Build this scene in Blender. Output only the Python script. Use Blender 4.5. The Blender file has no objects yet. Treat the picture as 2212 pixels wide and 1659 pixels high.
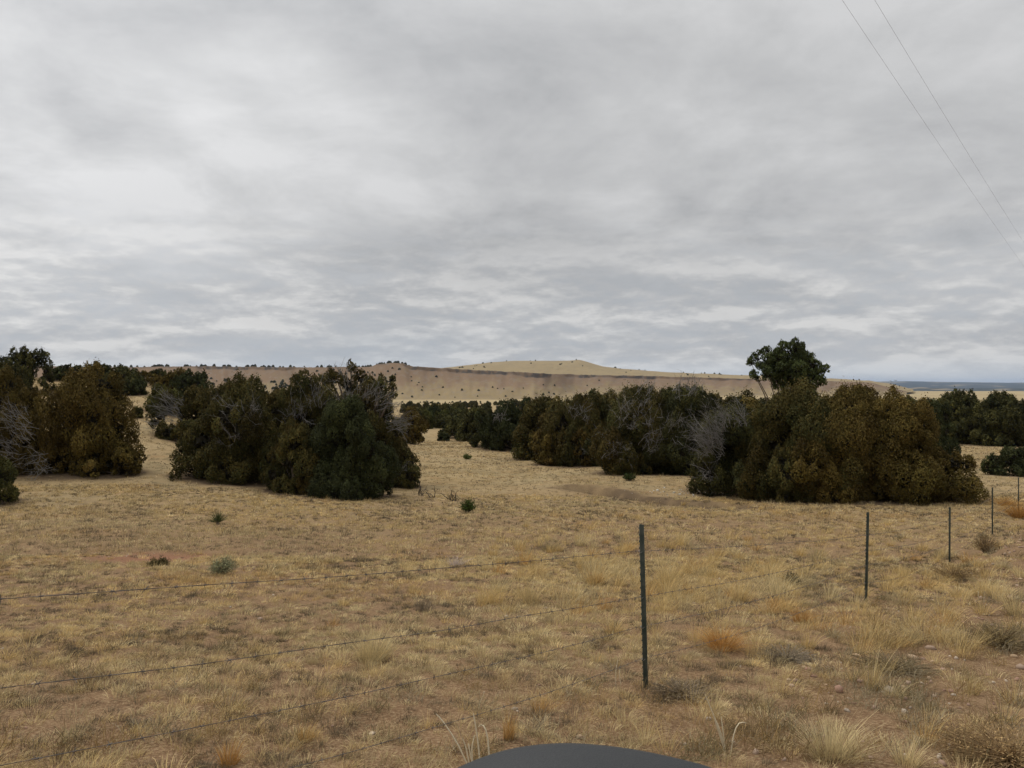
import bpy, math, numpy as np
from math import radians

RNG = np.random.default_rng(11)
SC = bpy.context.scene
COL = SC.collection
CZ = 1.7                      # camera height above world zero
F = 1661.0                    # focal length in photo-display pixels (2212 wide)
CX, CY = 1106.0, 829.5

# ------------------------------------------------------------------ helpers
def tag(o, label=None, cat=None, group=None, kind=None):
    if label: o['label'] = label
    if cat: o['category'] = cat
    if group: o['group'] = group
    if kind: o['kind'] = kind
    return o

def empty(name, loc):
    o = bpy.data.objects.new(name, None)
    o.empty_display_size = 0.2
    o.location = loc
    COL.objects.link(o)
    return o

def mesh_np(name, V, Q, mat=None, col=None, smooth=False, T=None):
    """V (n,3); Q (m,4) quads; T (k,3) extra tris; col (n,3) vertex colours"""
    me = bpy.data.meshes.new(name)
    V = np.ascontiguousarray(V, dtype=np.float32)
    me.vertices.add(len(V))
    me.vertices.foreach_set('co', V.ravel())
    parts, starts, pos = [], [], 0
    if Q is not None and len(Q):
        Q = np.asarray(Q, dtype=np.int32)
        parts.append(Q.ravel()); starts.append(np.arange(len(Q)) * 4); pos = Q.size
    if T is not None and len(T):
        T = np.asarray(T, dtype=np.int32)
        parts.append(T.ravel()); starts.append(pos + np.arange(len(T)) * 3)
    idx = np.concatenate(parts).astype(np.int32)
    st = np.concatenate(starts).astype(np.int32)
    me.loops.add(len(idx)); me.loops.foreach_set('vertex_index', idx)
    me.polygons.add(len(st)); me.polygons.foreach_set('loop_start', st)
    if smooth:
        me.polygons.foreach_set('use_smooth', np.ones(len(st), dtype=bool))
    me.update(calc_edges=True)
    if col is not None:
        a = me.color_attributes.new('Col', 'FLOAT_COLOR', 'POINT')
        rgba = np.ones((len(V), 4), dtype=np.float32)
        rgba[:, :3] = col
        a.data.foreach_set('color', rgba.ravel())
    if mat: me.materials.append(mat)
    return me

def obj(name, me, parent=None, loc=None):
    o = bpy.data.objects.new(name, me)
    COL.objects.link(o)
    if parent: o.parent = parent
    if loc is not None: o.location = loc
    return o

def norm(a):
    return a / np.maximum(np.linalg.norm(a, axis=-1, keepdims=True), 1e-9)

def tubes(P, R, sides=3):
    """P (n,K,3) paths, R (n,K) radii -> V, Q"""
    n, K, _ = P.shape
    Tn = np.gradient(P, axis=1) if K > 2 else np.repeat((P[:, 1:] - P[:, :1]), K, axis=1)
    Tn = norm(Tn)
    ref = np.where(np.abs(Tn[:, :1, 2:3]) > .9, np.array([1., 0, 0]), np.array([0, 0, 1.]))
    A = norm(np.cross(Tn, np.broadcast_to(ref, Tn.shape)))
    B = np.cross(Tn, A)
    ang = np.arange(sides) * 2 * np.pi / sides
    V = P[:, :, None, :] + R[:, :, None, None] * (np.cos(ang)[None, None, :, None] * A[:, :, None, :] + np.sin(ang)[None, None, :, None] * B[:, :, None, :])
    base = (np.arange(n) * K * sides)[:, None, None]
    k = (np.arange(K - 1) * sides)[None, :, None]
    s = np.arange(sides)[None, None, :]; s2 = (s + 1) % sides
    Q = np.stack([base + k + s, base + k + s2, base + k + sides + s2, base + k + sides + s], axis=-1).reshape(-1, 4)
    return V.reshape(-1, 3), Q

def ribbons(P, Wd, side):
    """P (n,K,3), Wd (n,K) widths, side (n,3)"""
    n, K, _ = P.shape
    off = side[:, None, :] * Wd[:, :, None] * .5
    V = np.stack([P - off, P + off], axis=2).reshape(-1, 3)
    b = (np.arange(n) * K * 2)[:, None]; k = (np.arange(K - 1) * 2)[None, :]
    Q = np.stack([b + k, b + k + 1, b + k + 3, b + k + 2], axis=-1).reshape(-1, 4)
    return V, Q

def joinVQ(lst):
    Vs, Qs, o = [], [], 0
    for V, Q in lst:
        Vs.append(V); Qs.append(Q + o); o += len(V)
    return np.concatenate(Vs), np.concatenate(Qs)

def _h(ix, iy, s):
    h = (ix.astype(np.int64) * 374761393 + iy.astype(np.int64) * 668265263 + s * 1274126177) & 0x7fffffff
    h = ((h ^ (h >> 13)) * 1274126177) & 0x7fffffff
    return ((h ^ (h >> 16)) & 0xffff) / 65535.0

def vn(x, y, s=0):
    x = np.asarray(x, float); y = np.asarray(y, float)
    ix = np.floor(x); iy = np.floor(y); fx = x - ix; fy = y - iy
    fx = fx * fx * (3 - 2 * fx); fy = fy * fy * (3 - 2 * fy)
    a = _h(ix, iy, s); b = _h(ix + 1, iy, s); c = _h(ix, iy + 1, s); d = _h(ix + 1, iy + 1, s)
    return (a * (1 - fx) + b * fx) * (1 - fy) + (c * (1 - fx) + d * fx) * fy

def fbm(x, y, s=0, o=4):
    v, a, t = 0, .5, 0
    for i in range(o):
        v = v + a * vn(x * 2 ** i + 17.3 * i, y * 2 ** i - 9.1 * i, s + i); t += a; a *= .5
    return v / t

def sstep(a, b, x):
    t = np.clip((x - a) / (b - a), 0, 1)
    return t * t * (3 - 2 * t)

# ------------------------------------------------------------------ terrain height
BD = [-60, -6, 0, 6, 12, 18, 24, 30, 40, 50, 65, 80, 120, 200, 350, 700, 1100, 3000, 6000, 40000]
BZ = [-.7, -1.35, -1.62, -2.46, -3.34, -4.06, -4.5, -4.83, -5.25, -5.6, -6.0, -6.35, -7.0, -8.5, -11.0, -19, -26.5, -27.5, -60, -60]
DPX = np.array([-900, 0, 300, 450, 650, 820, 940, 2212, 3000.])
DD = np.array([0, 28, 42, 54, 66, 78, 100, 150, 260, 40000.])
DEL = np.array([
    [0, .2, 1.2, 3.8, 6.0, 8.0, 8.0, 5.0, 1, 0],
    [0, .15, 1.1, 3.5, 5.4, 7.0, 6.6, 3.0, 0, 0],
    [0, .1, 1.0, 3.4, 5.2, 6.7, 5.6, 2.5, 0, 0],
    [0, .05, .8, 2.4, 4.0, 5.0, 4.4, 2.0, 0, 0],
    [0, 0, .3, .8, 1.4, 1.7, 1.7, .9, 0, 0],
    [0, 0, 0, .1, .2, .4, .2, 0, 0, 0],
    [0, 0, 0, 0, 0, 0, 0, 0, 0, 0],
    [0, 0, 0, 0, 0, 0, 0, 0, 0, 0],
    [0, 0, 0, 0, 0, 0, 0, 0, 0, 0.]])
DT = (DPX - CX) / F
GUL = np.array([[3.2, 38.6], [4.85, 36], [5.9, 33.7], [7.1, 32.0], [8.6, 31.2]])

def polydist(x, y, pts):
    best = np.full(np.shape(x), 1e9)
    for (ax, ay), (bx, by) in zip(pts[:-1], pts[1:]):
        dx, dy = bx - ax, by - ay
        t = np.clip(((x - ax) * dx + (y - ay) * dy) / (dx * dx + dy * dy), 0, 1)
        best = np.minimum(best, np.hypot(x - ax - t * dx, y - ay - t * dy))
    return best

def gz(x, y):
    """ground height in world z"""
    x = np.asarray(x, float); y = np.asarray(y, float)
    r = np.hypot(x, y)
    th = np.clip(np.arctan2(x, y), -radians(50), radians(50))
    t = np.tan(th); d = r * np.cos(th)
    yy = np.where(y > 0, np.maximum(y, d * sstep(20, 60, d)), y)
    z = np.interp(yy, BD, BZ)
    i = np.clip(np.searchsorted(DT, t) - 1, 0, len(DT) - 2)
    f = np.clip((t - DT[i]) / (DT[i + 1] - DT[i]), 0, 1); f = f * f * (3 - 2 * f)
    dl = np.stack([np.interp(d, DD, row) for row in DEL])
    shp = d.shape
    fl = dl.reshape(len(DT), -1)
    ii = i.ravel(); nn = np.arange(ii.size)
    z = z + (fl[ii, nn].reshape(shp) * (1 - f) + fl[ii + 1, nn].reshape(shp) * f) * (y > 0)
    s = (x - (.8 * y - 3.96)) / 1.28
    z = z + .58 * sstep(.2, 1.6, s) * sstep(14, 18.5, y) * (1 - sstep(27, 36, y)) * (1 - .5 * sstep(3, 6, s))
    near = np.exp(-r / 400.)
    z = z + near * ((fbm(x * .45, y * .45, 3, 3) - .5) * .16 * sstep(2, 8, r) + (fbm(x * .09, y * .09, 8, 3) - .5) * .7 * sstep(22, 50, r))
    z = z + (fbm(x * 2.3, y * 2.3, 5, 2) - .5) * .05 * (1 - sstep(25, 50, r))
    gd = polydist(x, y, GUL) + (fbm(x * 1.1, y * 1.1, 9, 3) - .5) * 1.1
    z = z - .55 * (1 - sstep(.35, .95, gd))
    return z + CZ

def gz1(x, y):
    return float(gz(np.array([x]), np.array([y]))[0])

def bank_mask(x, y):
    e = polydist(x, y, GUL) + (fbm(x * .9, y * .9, 9, 3) - .5) * 1.8
    return (1 - sstep(.8, 2.1, e)) * (.7 + .3 * sstep(.36, .56, fbm(x * 1.6, y * 1.6, 12, 3)))

def red_mask(x, y):
    return np.exp(-(((x + 8.1) / 1.55) ** 2 + ((y - 17.4) / 1.0) ** 2) ** 2)

def litter_shade_mask(x, y):  # duff under each crown, darkened to paint contact shade at its base
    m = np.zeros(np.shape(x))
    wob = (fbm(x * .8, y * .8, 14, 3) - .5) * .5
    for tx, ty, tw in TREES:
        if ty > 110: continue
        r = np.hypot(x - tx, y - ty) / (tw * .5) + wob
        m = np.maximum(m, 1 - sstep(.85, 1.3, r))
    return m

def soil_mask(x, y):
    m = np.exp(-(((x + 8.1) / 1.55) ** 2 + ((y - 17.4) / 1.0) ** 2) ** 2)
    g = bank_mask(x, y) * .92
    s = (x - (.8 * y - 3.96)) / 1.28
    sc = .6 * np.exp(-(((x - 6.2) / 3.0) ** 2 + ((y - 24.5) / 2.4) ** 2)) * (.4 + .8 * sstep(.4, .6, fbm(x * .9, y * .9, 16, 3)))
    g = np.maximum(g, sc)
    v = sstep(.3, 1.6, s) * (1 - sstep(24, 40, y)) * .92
    return np.clip(np.maximum(np.maximum(np.maximum(m * 1.1, g), v), litter_shade_mask(x, y) * .9), 0, 1)

def hit(px, py, dmax=400.):
    """depth at which the pixel's ray meets the ground"""
    d = np.geomspace(2.5, dmax, 3000)
    x = (px - CX) / F * d; z = -(py - CY) / F * d + CZ
    below = z < gz(x, d)
    return float(d[np.argmax(below)]) if below.any() else dmax

def P3(px, py, d):
    return np.array([(px - CX) / F * d, d, -(py - CY) / F * d + CZ])

# ------------------------------------------------------------------ materials
def newmat(name):
    m = bpy.data.materials.new(name); m.use_nodes = True
    nt = m.node_tree
    return m, nt, nt.nodes, nt.links, nt.nodes['Principled BSDF']

def simple(name, c, rough=.8, spec=.3, noise=0, scale=20, metal=0, c2=None):
    m, nt, N, L, b = newmat(name)
    b.inputs['Base Color'].default_value = (*c, 1)
    b.inputs['Roughness'].default_value = rough
    b.inputs['Specular IOR Level'].default_value = spec
    b.inputs['Metallic'].default_value = metal
    if c2:
        g = N.new('ShaderNodeTexCoord'); t = N.new('ShaderNodeTexNoise')
        t.inputs['Scale'].default_value = scale; t.inputs['Detail'].default_value = 5; t.inputs['Roughness'].default_value = .65
        L.new(g.outputs['Object'], t.inputs['Vector'])
        r = N.new('ShaderNodeValToRGB')
        r.color_ramp.elements[0].position = .4; r.color_ramp.elements[1].position = .62
        r.color_ramp.elements[0].color = (*c, 1); r.color_ramp.elements[1].color = (*c2, 1)
        L.new(t.outputs['Fac'], r.inputs['Fac']); L.new(r.outputs['Color'], b.inputs['Base Color'])
        bp = N.new('ShaderNodeBump'); bp.inputs['Strength'].default_value = noise; bp.inputs['Distance'].default_value = .01
        L.new(t.outputs['Fac'], bp.inputs['Height']); L.new(bp.outputs['Normal'], b.inputs['Normal'])
    return m

def vcmat(name, rough=.9, spec=.1, tint=False, trans=0.0):
    """vertex-colour material; tint multiplies by the object's own colour"""
    m, nt, N, L, b = newmat(name)
    a = N.new('ShaderNodeAttribute'); a.attribute_name = 'Col'
    src = a.outputs['Color']
    if tint:
        oi = N.new('ShaderNodeObjectInfo')
        mx = N.new('ShaderNodeMix'); mx.data_type = 'RGBA'; mx.blend_type = 'MULTIPLY'
        mx.inputs['Factor'].default_value = 1
        L.new(src, mx.inputs['A']); L.new(oi.outputs['Color'], mx.inputs['B'])
        src = mx.outputs['Result']
    L.new(src, b.inputs['Base Color'])
    b.inputs['Roughness'].default_value = rough
    b.inputs['Specular IOR Level'].default_value = spec
    if trans:
        tr = N.new('ShaderNodeBsdfTranslucent'); L.new(src, tr.inputs['Color'])
        ms = N.new('ShaderNodeMixShader'); ms.inputs['Fac'].default_value = trans
        L.new(b.outputs['BSDF'], ms.inputs[1]); L.new(tr.outputs['BSDF'], ms.inputs[2])
        L.new(ms.outputs['Shader'], N['Material Output'].inputs['Surface'])
    return m

M_FOL = vcmat('juniper_foliage', tint=True)
M_GRASS = vcmat('dry_grass', trans=.25)
M_SHRUB = vcmat('shrub_stems', trans=.1)
M_TWIG = vcmat('dead_twigs', rough=.85)
M_BARK = simple('bark', (.12, .085, .06), .95, .1, .6, 9, c2=(.2, .16, .125))
M_POST = simple('green_post_paint', (.022, .030, .019), .6, .3, .15, 14, c2=(.055, .058, .042))
M_WIRE = simple('galvanised_wire', (.11, .10, .09), .6, .4, .1, 60, metal=.2, c2=(.17, .135, .11))
M_CLIP = simple('wire_clip_metal', (.3, .3, .29), .5, .5, .1, 60, metal=.6, c2=(.2, .18, .16))
M_LINE = simple('power_line_cable', (.22, .22, .225), .6, .3)
M_MIRROR = simple('mirror_shell_plastic', (.020, .021, .022), .5, .4, .25, 420, c2=(.027, .028, .028))
M_BLACK = simple('black_trim', (.012, .012, .013), .45, .4)
M_GLASS = simple('mirror_glass', (.8, .8, .8), .03, .5, metal=1)
M_DOOR = simple('door_paint', (.05, .05, .055), .35, .5)
M_STONE = vcmat('pebble_stone', rough=.9)

def ground_material():
    m, nt, N, L, b = newmat('ground_soil_and_grass')
    geo = N.new('ShaderNodeNewGeometry')
    def noise(scale, detail=6, rough=.6, vec=None, sy=None):
        t = N.new('ShaderNodeTexNoise'); t.inputs['Scale'].default_value = scale
        t.inputs['Detail'].default_value = detail; t.inputs['Roughness'].default_value = rough
        L.new(vec or geo.outputs['Position'], t.inputs['Vector']); return t.outputs['Fac']
    def ramp(fac, stops):
        r = N.new('ShaderNodeValToRGB'); e = r.color_ramp.elements
        while len(e) < len(stops): e.new(.5)
        for el, (p, c) in zip(e, stops): el.position = p; el.color = (*c, 1)
        L.new(fac, r.inputs['Fac']); return r.outputs['Color']
    def mix(f, a, c, t='MIX'):
        x = N.new('ShaderNodeMix'); x.data_type = 'RGBA'; x.blend_type = t
        if isinstance(f, float): x.inputs['Factor'].default_value = f
        else: L.new(f, x.inputs['Factor'])
        for s, k in ((a, 'A'), (c, 'B')):
            if isinstance(s, tuple): x.inputs[k].default_value = (*s, 1)
            else: L.new(s, x.inputs[k])
        return x.outputs['Result']
    def mp(v, a, bb, c=0., d=1.):
        x = N.new('ShaderNodeMapRange'); x.interpolation_type = 'SMOOTHSTEP'
        L.new(v, x.inputs['Value'])
        for k, q in zip(('From Min', 'From Max', 'To Min', 'To Max'), (a, bb, c, d)): x.inputs[k].default_value = q
        return x.outputs['Result']
    def math2(op, a, c):
        x = N.new('ShaderNodeMath'); x.operation = op
        for k, s in enumerate((a, c)):
            if isinstance(s, (int, float)): x.inputs[k].default_value = s
            else: L.new(s, x.inputs[k])
        return x.outputs['Value']
    ln = N.new('ShaderNodeVectorMath'); ln.operation = 'LENGTH'; L.new(geo.outputs['Position'], ln.inputs[0])
    dist = ln.outputs['Value']
    at = N.new('ShaderNodeAttribute'); at.attribute_name = 'soil'
    soil_m = at.outputs['Fac']
    # bare soil with litter
    soil = ramp(noise(3.2, 8, .7), [(.3, (.115, .066, .035)), (.5, (.18, .104, .053)), (.7, (.25, .155, .083))])
    grit = ramp(noise(38, 4, .7), [(.42, (.075, .048, .03)), (.5, (.20, .125, .072)), (.62, (.38, .28, .17))])
    soil = mix(.4, soil, grit)
    lit = mp(noise(55, 3, .6), .56, .66)
    soil = mix(math2('MULTIPLY', lit, .6), soil, (.38, .29, .16))
    for nm, cc in (('bank', (.085, .062, .041)), ('red', (.235, .115, .068)), ('litter_shade', (.085, .062, .043))):  # the last tone is duff with the crowns' contact shade painted in
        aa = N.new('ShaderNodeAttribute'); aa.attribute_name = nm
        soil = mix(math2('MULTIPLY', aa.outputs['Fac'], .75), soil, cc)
    # grass seen from farther off
    straw = ramp(noise(.35, 8, .62), [(.3, (.245, .172, .085)), (.47, (.325, .235, .12)), (.7, (.385, .29, .157))])
    big = mp(noise(.06, 4, .6), .42, .62)
    straw = mix(math2('MULTIPLY', big, .45), straw, (.33, .24, .135))
    fleck = mp(noise(1.7, 7, .74), .51, .60)
    straw = mix(math2('MULTIPLY', fleck, .68), straw, (.15, .115, .06))
    gry = mp(noise(.22, 5, .6), .5, .62)
    straw = mix(math2('MULTIPLY', gry, .4), straw, (.27, .22, .125))
    rust = mp(noise(.8, 6, .65), .57, .68)
    straw = mix(math2('MULTIPLY', rust, .4), straw, (.30, .165, .07))
    far = mp(dist, 14., 48.)
    far = math2('MULTIPLY', far, math2('SUBTRACT', 1., soil_m))
    c = mix(far, soil, straw)
    # broad plain
    plain = ramp(noise(.006, 8, .6), [(.3, (.31, .235, .125)), (.5, (.37, .285, .155)), (.7, (.41, .325, .185))])
    c = mix(mp(dist, 180., 900.), c, plain)
    L.new(c, b.inputs['Base Color'])
    b.inputs['Roughness'].default_value = 1; b.inputs['Specular IOR Level'].default_value = .05
    bp = N.new('ShaderNodeBump'); bp.inputs['Strength'].default_value = .5; bp.inputs['Distance'].default_value = .03
    L.new(noise(14, 8, .7), bp.inputs['Height'])
    bp2 = N.new('ShaderNodeBump'); bp2.inputs['Distance'].default_value = .25
    L.new(mp(dist, 15., 60., .0, .6), bp2.inputs['Strength'])
    L.new(noise(1.7, 7, .72), bp2.inputs['Height']); L.new(bp.outputs['Normal'], bp2.inputs['Normal'])
    L.new(bp2.outputs['Normal'], b.inputs['Normal'])
    return m

# ------------------------------------------------------------------ ground sheet
def build_ground():
    r = np.concatenate([np.geomspace(.4, 3, 50, endpoint=False), np.geomspace(3, 90, 300, endpoint=False), np.geomspace(90, 26000, 150)])
    th = np.concatenate([np.linspace(-52, 52, 520), np.linspace(52, 308, 90)[1:-1]])
    th = np.radians(th)
    R, T = np.meshgrid(r, th, indexing='ij')
    X = R * np.sin(T); Y = R * np.cos(T)
    Z = gz(X, Y)
    nr, nt = R.shape
    V = np.stack([X, Y, Z], -1).reshape(-1, 3)
    i = np.arange(nr - 1)[:, None]; j = np.arange(nt)[None, :]; j2 = (j + 1) % nt
    Q = np.stack([i * nt + j, (i + 1) * nt + j, (i + 1) * nt + j2, i * nt + j2], -1).reshape(-1, 4)
    c = len(V)
    V = np.vstack([V, [[0, 0, gz1(0, 0)]]])
    jj = np.arange(nt)
    T3 = np.stack([np.full(nt, c), jj, (jj + 1) % nt], -1)
    me = mesh_np('ground', V, Q[:, ::-1], ground_material(), smooth=True, T=T3[:, ::-1])
    a = me.attributes.new('soil', 'FLOAT', 'POINT')
    a.data.foreach_set('value', soil_mask(V[:, 0], V[:, 1]).astype(np.float32))
    for nm, fn in (('bank', bank_mask), ('red', red_mask), ('litter_shade', litter_shade_mask)):
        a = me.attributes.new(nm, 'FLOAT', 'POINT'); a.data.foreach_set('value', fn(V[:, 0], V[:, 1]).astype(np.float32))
    o = obj('ground', me)
    tag(o, 'dry straw coloured rangeland falling away to a flat plain', 'ground', kind='structure')
    # face up?
    if me.polygons[1000].normal.z < 0: me.flip_normals()

# ------------------------------------------------------------------ mesa, hill, far ridges
MESA_M = vcmat('mesa_slope_soil'); HILL_M = vcmat('hill_grass'); FAR_M = vcmat('far_wooded_ridge')
RIM = np.array([(-900, 780), (-300, 786), (0, 789), (200, 793), (300, 793), (450, 791.5), (620, 794), (800, 793), (815, 787), (850, 783.5), (872, 786), (884, 791), (905, 792.5),
                (1056, 801), (1189, 808), (1203, 808.5), (1438, 813), (1622, 819), (1786, 823), (1880, 826), (1905, 833), (1960, 846)])
RD = np.array([(-900, 1300), (0, 1480), (700, 1560), (1175, 1560), (1240, 1880), (1900, 2000), (1960, 2000)])
FD = np.array([(-900, 1000), (0, 1180), (700, 1290), (1150, 1290), (1340, 1640), (1900, 1850), (1960, 1900)])
CLIFF = np.array([(-900, .3), (400, .3), (460, .8), (620, .8), (660, .25), (860, .3), (900, 1.), (1186, 1.), (1194, .05), (1214, .05), (1224, .9), (1560, .8), (1650, .4), (1960, 0)])

def mesa_cols(px):
    px = np.asarray(px, float)
    wig = (fbm(px / 90., px * 0 + 3, 21, 3) - .5) * 130 + (fbm(px / 22., px * 0 + 7, 22, 2) - .5) * 45
    rd = np.interp(px, RD[:, 0], RD[:, 1]) + wig * .6
    fd = np.interp(px, FD[:, 0], FD[:, 1]) + wig * .2
    ry = np.interp(px, RIM[:, 0], RIM[:, 1]) + (fbm(px / 14., px * 0, 23, 2) - .5) * 1.6
    rz = -(ry - CY) / F * rd
    return rd, fd, rz

def mesa_z(px, s):
    """relative z and depth on the front face at s 0..1 (foot..rim)"""
    rd, fd, rz = mesa_cols(px)
    cl = np.interp(px, CLIFF[:, 0], CLIFF[:, 1])
    d = fd + (rd - fd) * s
    fz = np.interp(fd, BD, BZ) - 1.0
    ch = np.minimum(cl * (4 + 7 * fbm(px / 30., px * 0, 49, 3)) / np.maximum(rz - fz, 8), .35)        # cliff share of the height
    g = np.where(s < .93, (1 - ch) * (np.clip(s / .93, 0, 1)) ** 1.45, (1 - ch) + ch * sstep(.93, .955, s))
    z = fz + (rz - fz) * g
    spur = (fbm(px / 40., s * 1.8, 31, 3) - .5) * 17 + (fbm(px / 14., s * 2.6, 33, 3) - .5) * 5
    z = z + spur * np.sin(np.pi * np.clip(s / .93, 0, 1)) ** .8 * (s < .93)
    rock = (fbm(px / 3.5, s * 60, 35, 3) - .5)
    z = z + rock * 3.0 * ((s > .925) & (s < .97)) * cl
    return z, d, cl

def build_mesa():
    px = np.arange(-900, 1962, 3.0)
    s = np.concatenate([np.linspace(0, .92, 60), np.linspace(.925, 1, 14)])
    PX, S = np.meshgrid(px, s, indexing='ij')
    z, d, cl = mesa_z(PX, S)
    X = (PX - CX) / F * d
    n1 = fbm(PX / 18., S * 9, 41, 4); n2 = fbm(PX / 5., S * 30, 43, 3)
    tan = np.array([.305, .226, .115]); red = np.array([.235, .155, .092]); rock = np.array([.085, .068, .054]); grey = np.array([.22, .175, .13])
    w = sstep(.35, .8, S + (n1 - .5) * .7)[..., None]
    C = tan * (1 - w) + red * w
    ero = fbm(PX / 8., S * 4.5 + PX / 30., 45, 4)[..., None]
    C = C * (.73 + .16 * ero + .2 * (n1[..., None] - .5))
    w2 = sstep(.55, .75, n2)[..., None] * .5
    C = C * (1 - w2) + grey * w2
    wr = ((S > .922) & (S < .985))[..., None] * np.clip(cl * (.35 + .9 * n2) * (.35 + 1.3 * sstep(.3, .6, fbm(PX / 26., S * 0, 47, 3))) * (.25 + .9 * sstep(.33, .6, fbm(PX / 7., S * 40, 48, 3))), 0, 1)[..., None]
    C = C * (1 - wr) + rock * wr
    # talus below the cliffs
    wt = (sstep(.72, .93, S) * (S < .93) * cl * sstep(.4, .65, n2))[..., None] * .28
    C = C * (1 - wt) + np.array([.13, .10, .08]) * wt
    # flat top running back
    rd, fd, rz = mesa_cols(px)
    rows = [np.stack([X, d, z + CZ], -1)]; cols = [C]
    tops = []
    for k, (dd, dz) in enumerate(((60, -1.5), (500, -6), (900, -80))):
        D2 = rd + dd
        tops.append(np.stack([(px - CX) / F * D2, D2, rz + dz + CZ], -1)); 
    Vg = np.concatenate([rows[0], np.stack(tops, 1)], axis=1)
    Cg = np.concatenate([C, np.broadcast_to(tan, (len(px), 3, 3))], axis=1)
    n, m = Vg.shape[:2]
    i = np.arange(n - 1)[:, None]; j = np.arange(m - 1)[None, :]
    Q = np.stack([i * m + j, (i + 1) * m + j, (i + 1) * m + j + 1, i * m + j + 1], -1).reshape(-1, 4)
    o = obj('mesa', mesh_np('mesa', Vg.reshape(-1, 3), Q, MESA_M, Cg.reshape(-1, 3), smooth=True))
    tag(o, 'long tan mesa with dark rim rock above bare slopes', 'mesa', kind='structure')
build_mesa()

CREST = np.array([(925, 797), (979, 792.5), (1010, 789), (1060, 782.5), (1117, 779), (1200, 779.5), (1228, 779), (1251, 777.3), (1264, 780.5), (1302, 791), (1350, 797), (1438, 804), (1622, 811), (1786, 817), (1876, 822), (1930, 830), (1975, 842)])
def hill_pt(px, s):
    rd, fd, rz = mesa_cols(px)
    d0 = rd + 70; d1 = 2700 + 0 * px
    cz = -(np.interp(px, CREST[:, 0], CREST[:, 1]) + (fbm(px / 20., px * 0, 51, 2) - .5) * 1.2 - CY) / F * d1
    z0 = rz - 2
    d = d0 + (d1 - d0) * s
    z = z0 + (cz - z0) * s ** 1.15 + (fbm(px / 30., s * 4, 52, 3) - .5) * 5 * np.sin(np.pi * s)
    return z, d
def build_hill():
    px = np.arange(925, 1977, 4.0); s = np.linspace(0, 1, 40)
    PX, S = np.meshgrid(px, s, indexing='ij')
    z, d = hill_pt(PX, S)
    V = np.stack([(PX - CX) / F * d, d, z + CZ], -1)
    n1 = fbm(PX / 25., S * 7, 55, 4)[..., None]; n2 = fbm(PX / 6., S * 20, 56, 3)[..., None]
    C = np.array([.275, .208, .108]) * (.88 + .24 * n1)
    w = sstep(.58, .75, n2) * .4
    C = C * (1 - w) + np.array([.2, .15, .09]) * w
    bk = np.stack([(px - CX) / F * 3600, 3600 + 0 * px, np.full(len(px), -60.)], -1)[:, None]
    V = np.concatenate([V, bk], 1); C = np.concatenate([C, C[:, -1:]], 1)
    n, m = V.shape[:2]
    i = np.arange(n - 1)[:, None]; j = np.arange(m - 1)[None, :]
    Q = np.stack([i * m + j, (i + 1) * m + j, (i + 1) * m + j + 1, i * m + j + 1], -1).reshape(-1, 4)
    tag(obj('hill', mesh_np('hill', V.reshape(-1, 3), Q, HILL_M, C.reshape(-1, 3), smooth=True)), 'low grassy hill with a small peak behind the mesa', 'hill', kind='structure')
build_hill()

def build_far(name, label, d0, d1, table, zbase, cA, cB, seed, tb=.5):
    px = np.arange(1600, 3600, 8.0); s = np.linspace(0, 1, 24)
    PX, S = np.meshgrid(px, s, indexing='ij')
    top = np.interp(px, [a for a, _ in table], [b for _, b in table]) + (fbm(px / 60., px * 0, seed, 4) - .5) * 2.0
    zt = -(top - CY) / F * d1
    D = d0 + (d1 - d0) * S
    Z = zbase + (zt[:, None] - zbase) * S ** 1.1
    n = fbm(PX / 45., S * 5, seed + 2, 4)[..., None]
    w = sstep(tb, tb + .12, n)
    C = np.array(cA) * (1 - w) + np.array(cB) * w
    V = np.stack([(PX - CX) / F * D, D, Z + CZ], -1)
    back = np.stack([(px - CX) / F * (d1 * 1.1), 0 * px + d1 * 1.1, 0 * px + zbase - 40], -1)[:, None]
    V = np.concatenate([V, back], 1); C = np.concatenate([C, C[:, -1:]], 1)
    nn, m = V.shape[:2]
    i = np.arange(nn - 1)[:, None]; j = np.arange(m - 1)[None, :]
    Q = np.stack([i * m + j, (i + 1) * m + j, (i + 1) * m + j + 1, i * m + j + 1], -1).reshape(-1, 4)
    tag(obj(name, mesh_np(name, V.reshape(-1, 3), Q, FAR_M, C.reshape(-1, 3), smooth=True)), label, 'hills', kind='structure')
build_far('distant_hills', 'far blue wooded ridge along the horizon', 9500, 14500, [(1600, 829), (1840, 827), (1900, 824.5), (1960, 823.5), (2050, 825), (2212, 826.5), (3600, 825)], -58, (.035, .042, .036), (.2, .16, .1), 61, .6)
build_far('distant_woodland_hills', 'dark wooded rise on the far plain below the blue ridge', 5200, 7500, [(1600, 842), (1930, 842), (1990, 836.5), (2100, 838), (2212, 839), (3600, 838)], -60, (.035, .04, .03), (.3, .23, .14), 67, .56)

# ------------------------------------------------------------------ foliage
GREEN = np.array([.044, .049, .017]); OLIVE = np.array([.082, .071, .018]); BROWN = np.array([.097, .066, .0178]); DARK = np.array([.030, .035, .016]); PINE = np.array([.070, .085, .030])
PAL = {'olive': (GREEN, OLIVE, .5), 'brown': (OLIVE, BROWN, .75), 'green': (DARK, GREEN, .6), 'dark': (DARK, OLIVE, .35), 'mixed': (GREEN, BROWN, .38), 'pine': (GREEN, PINE, .7)}

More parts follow.
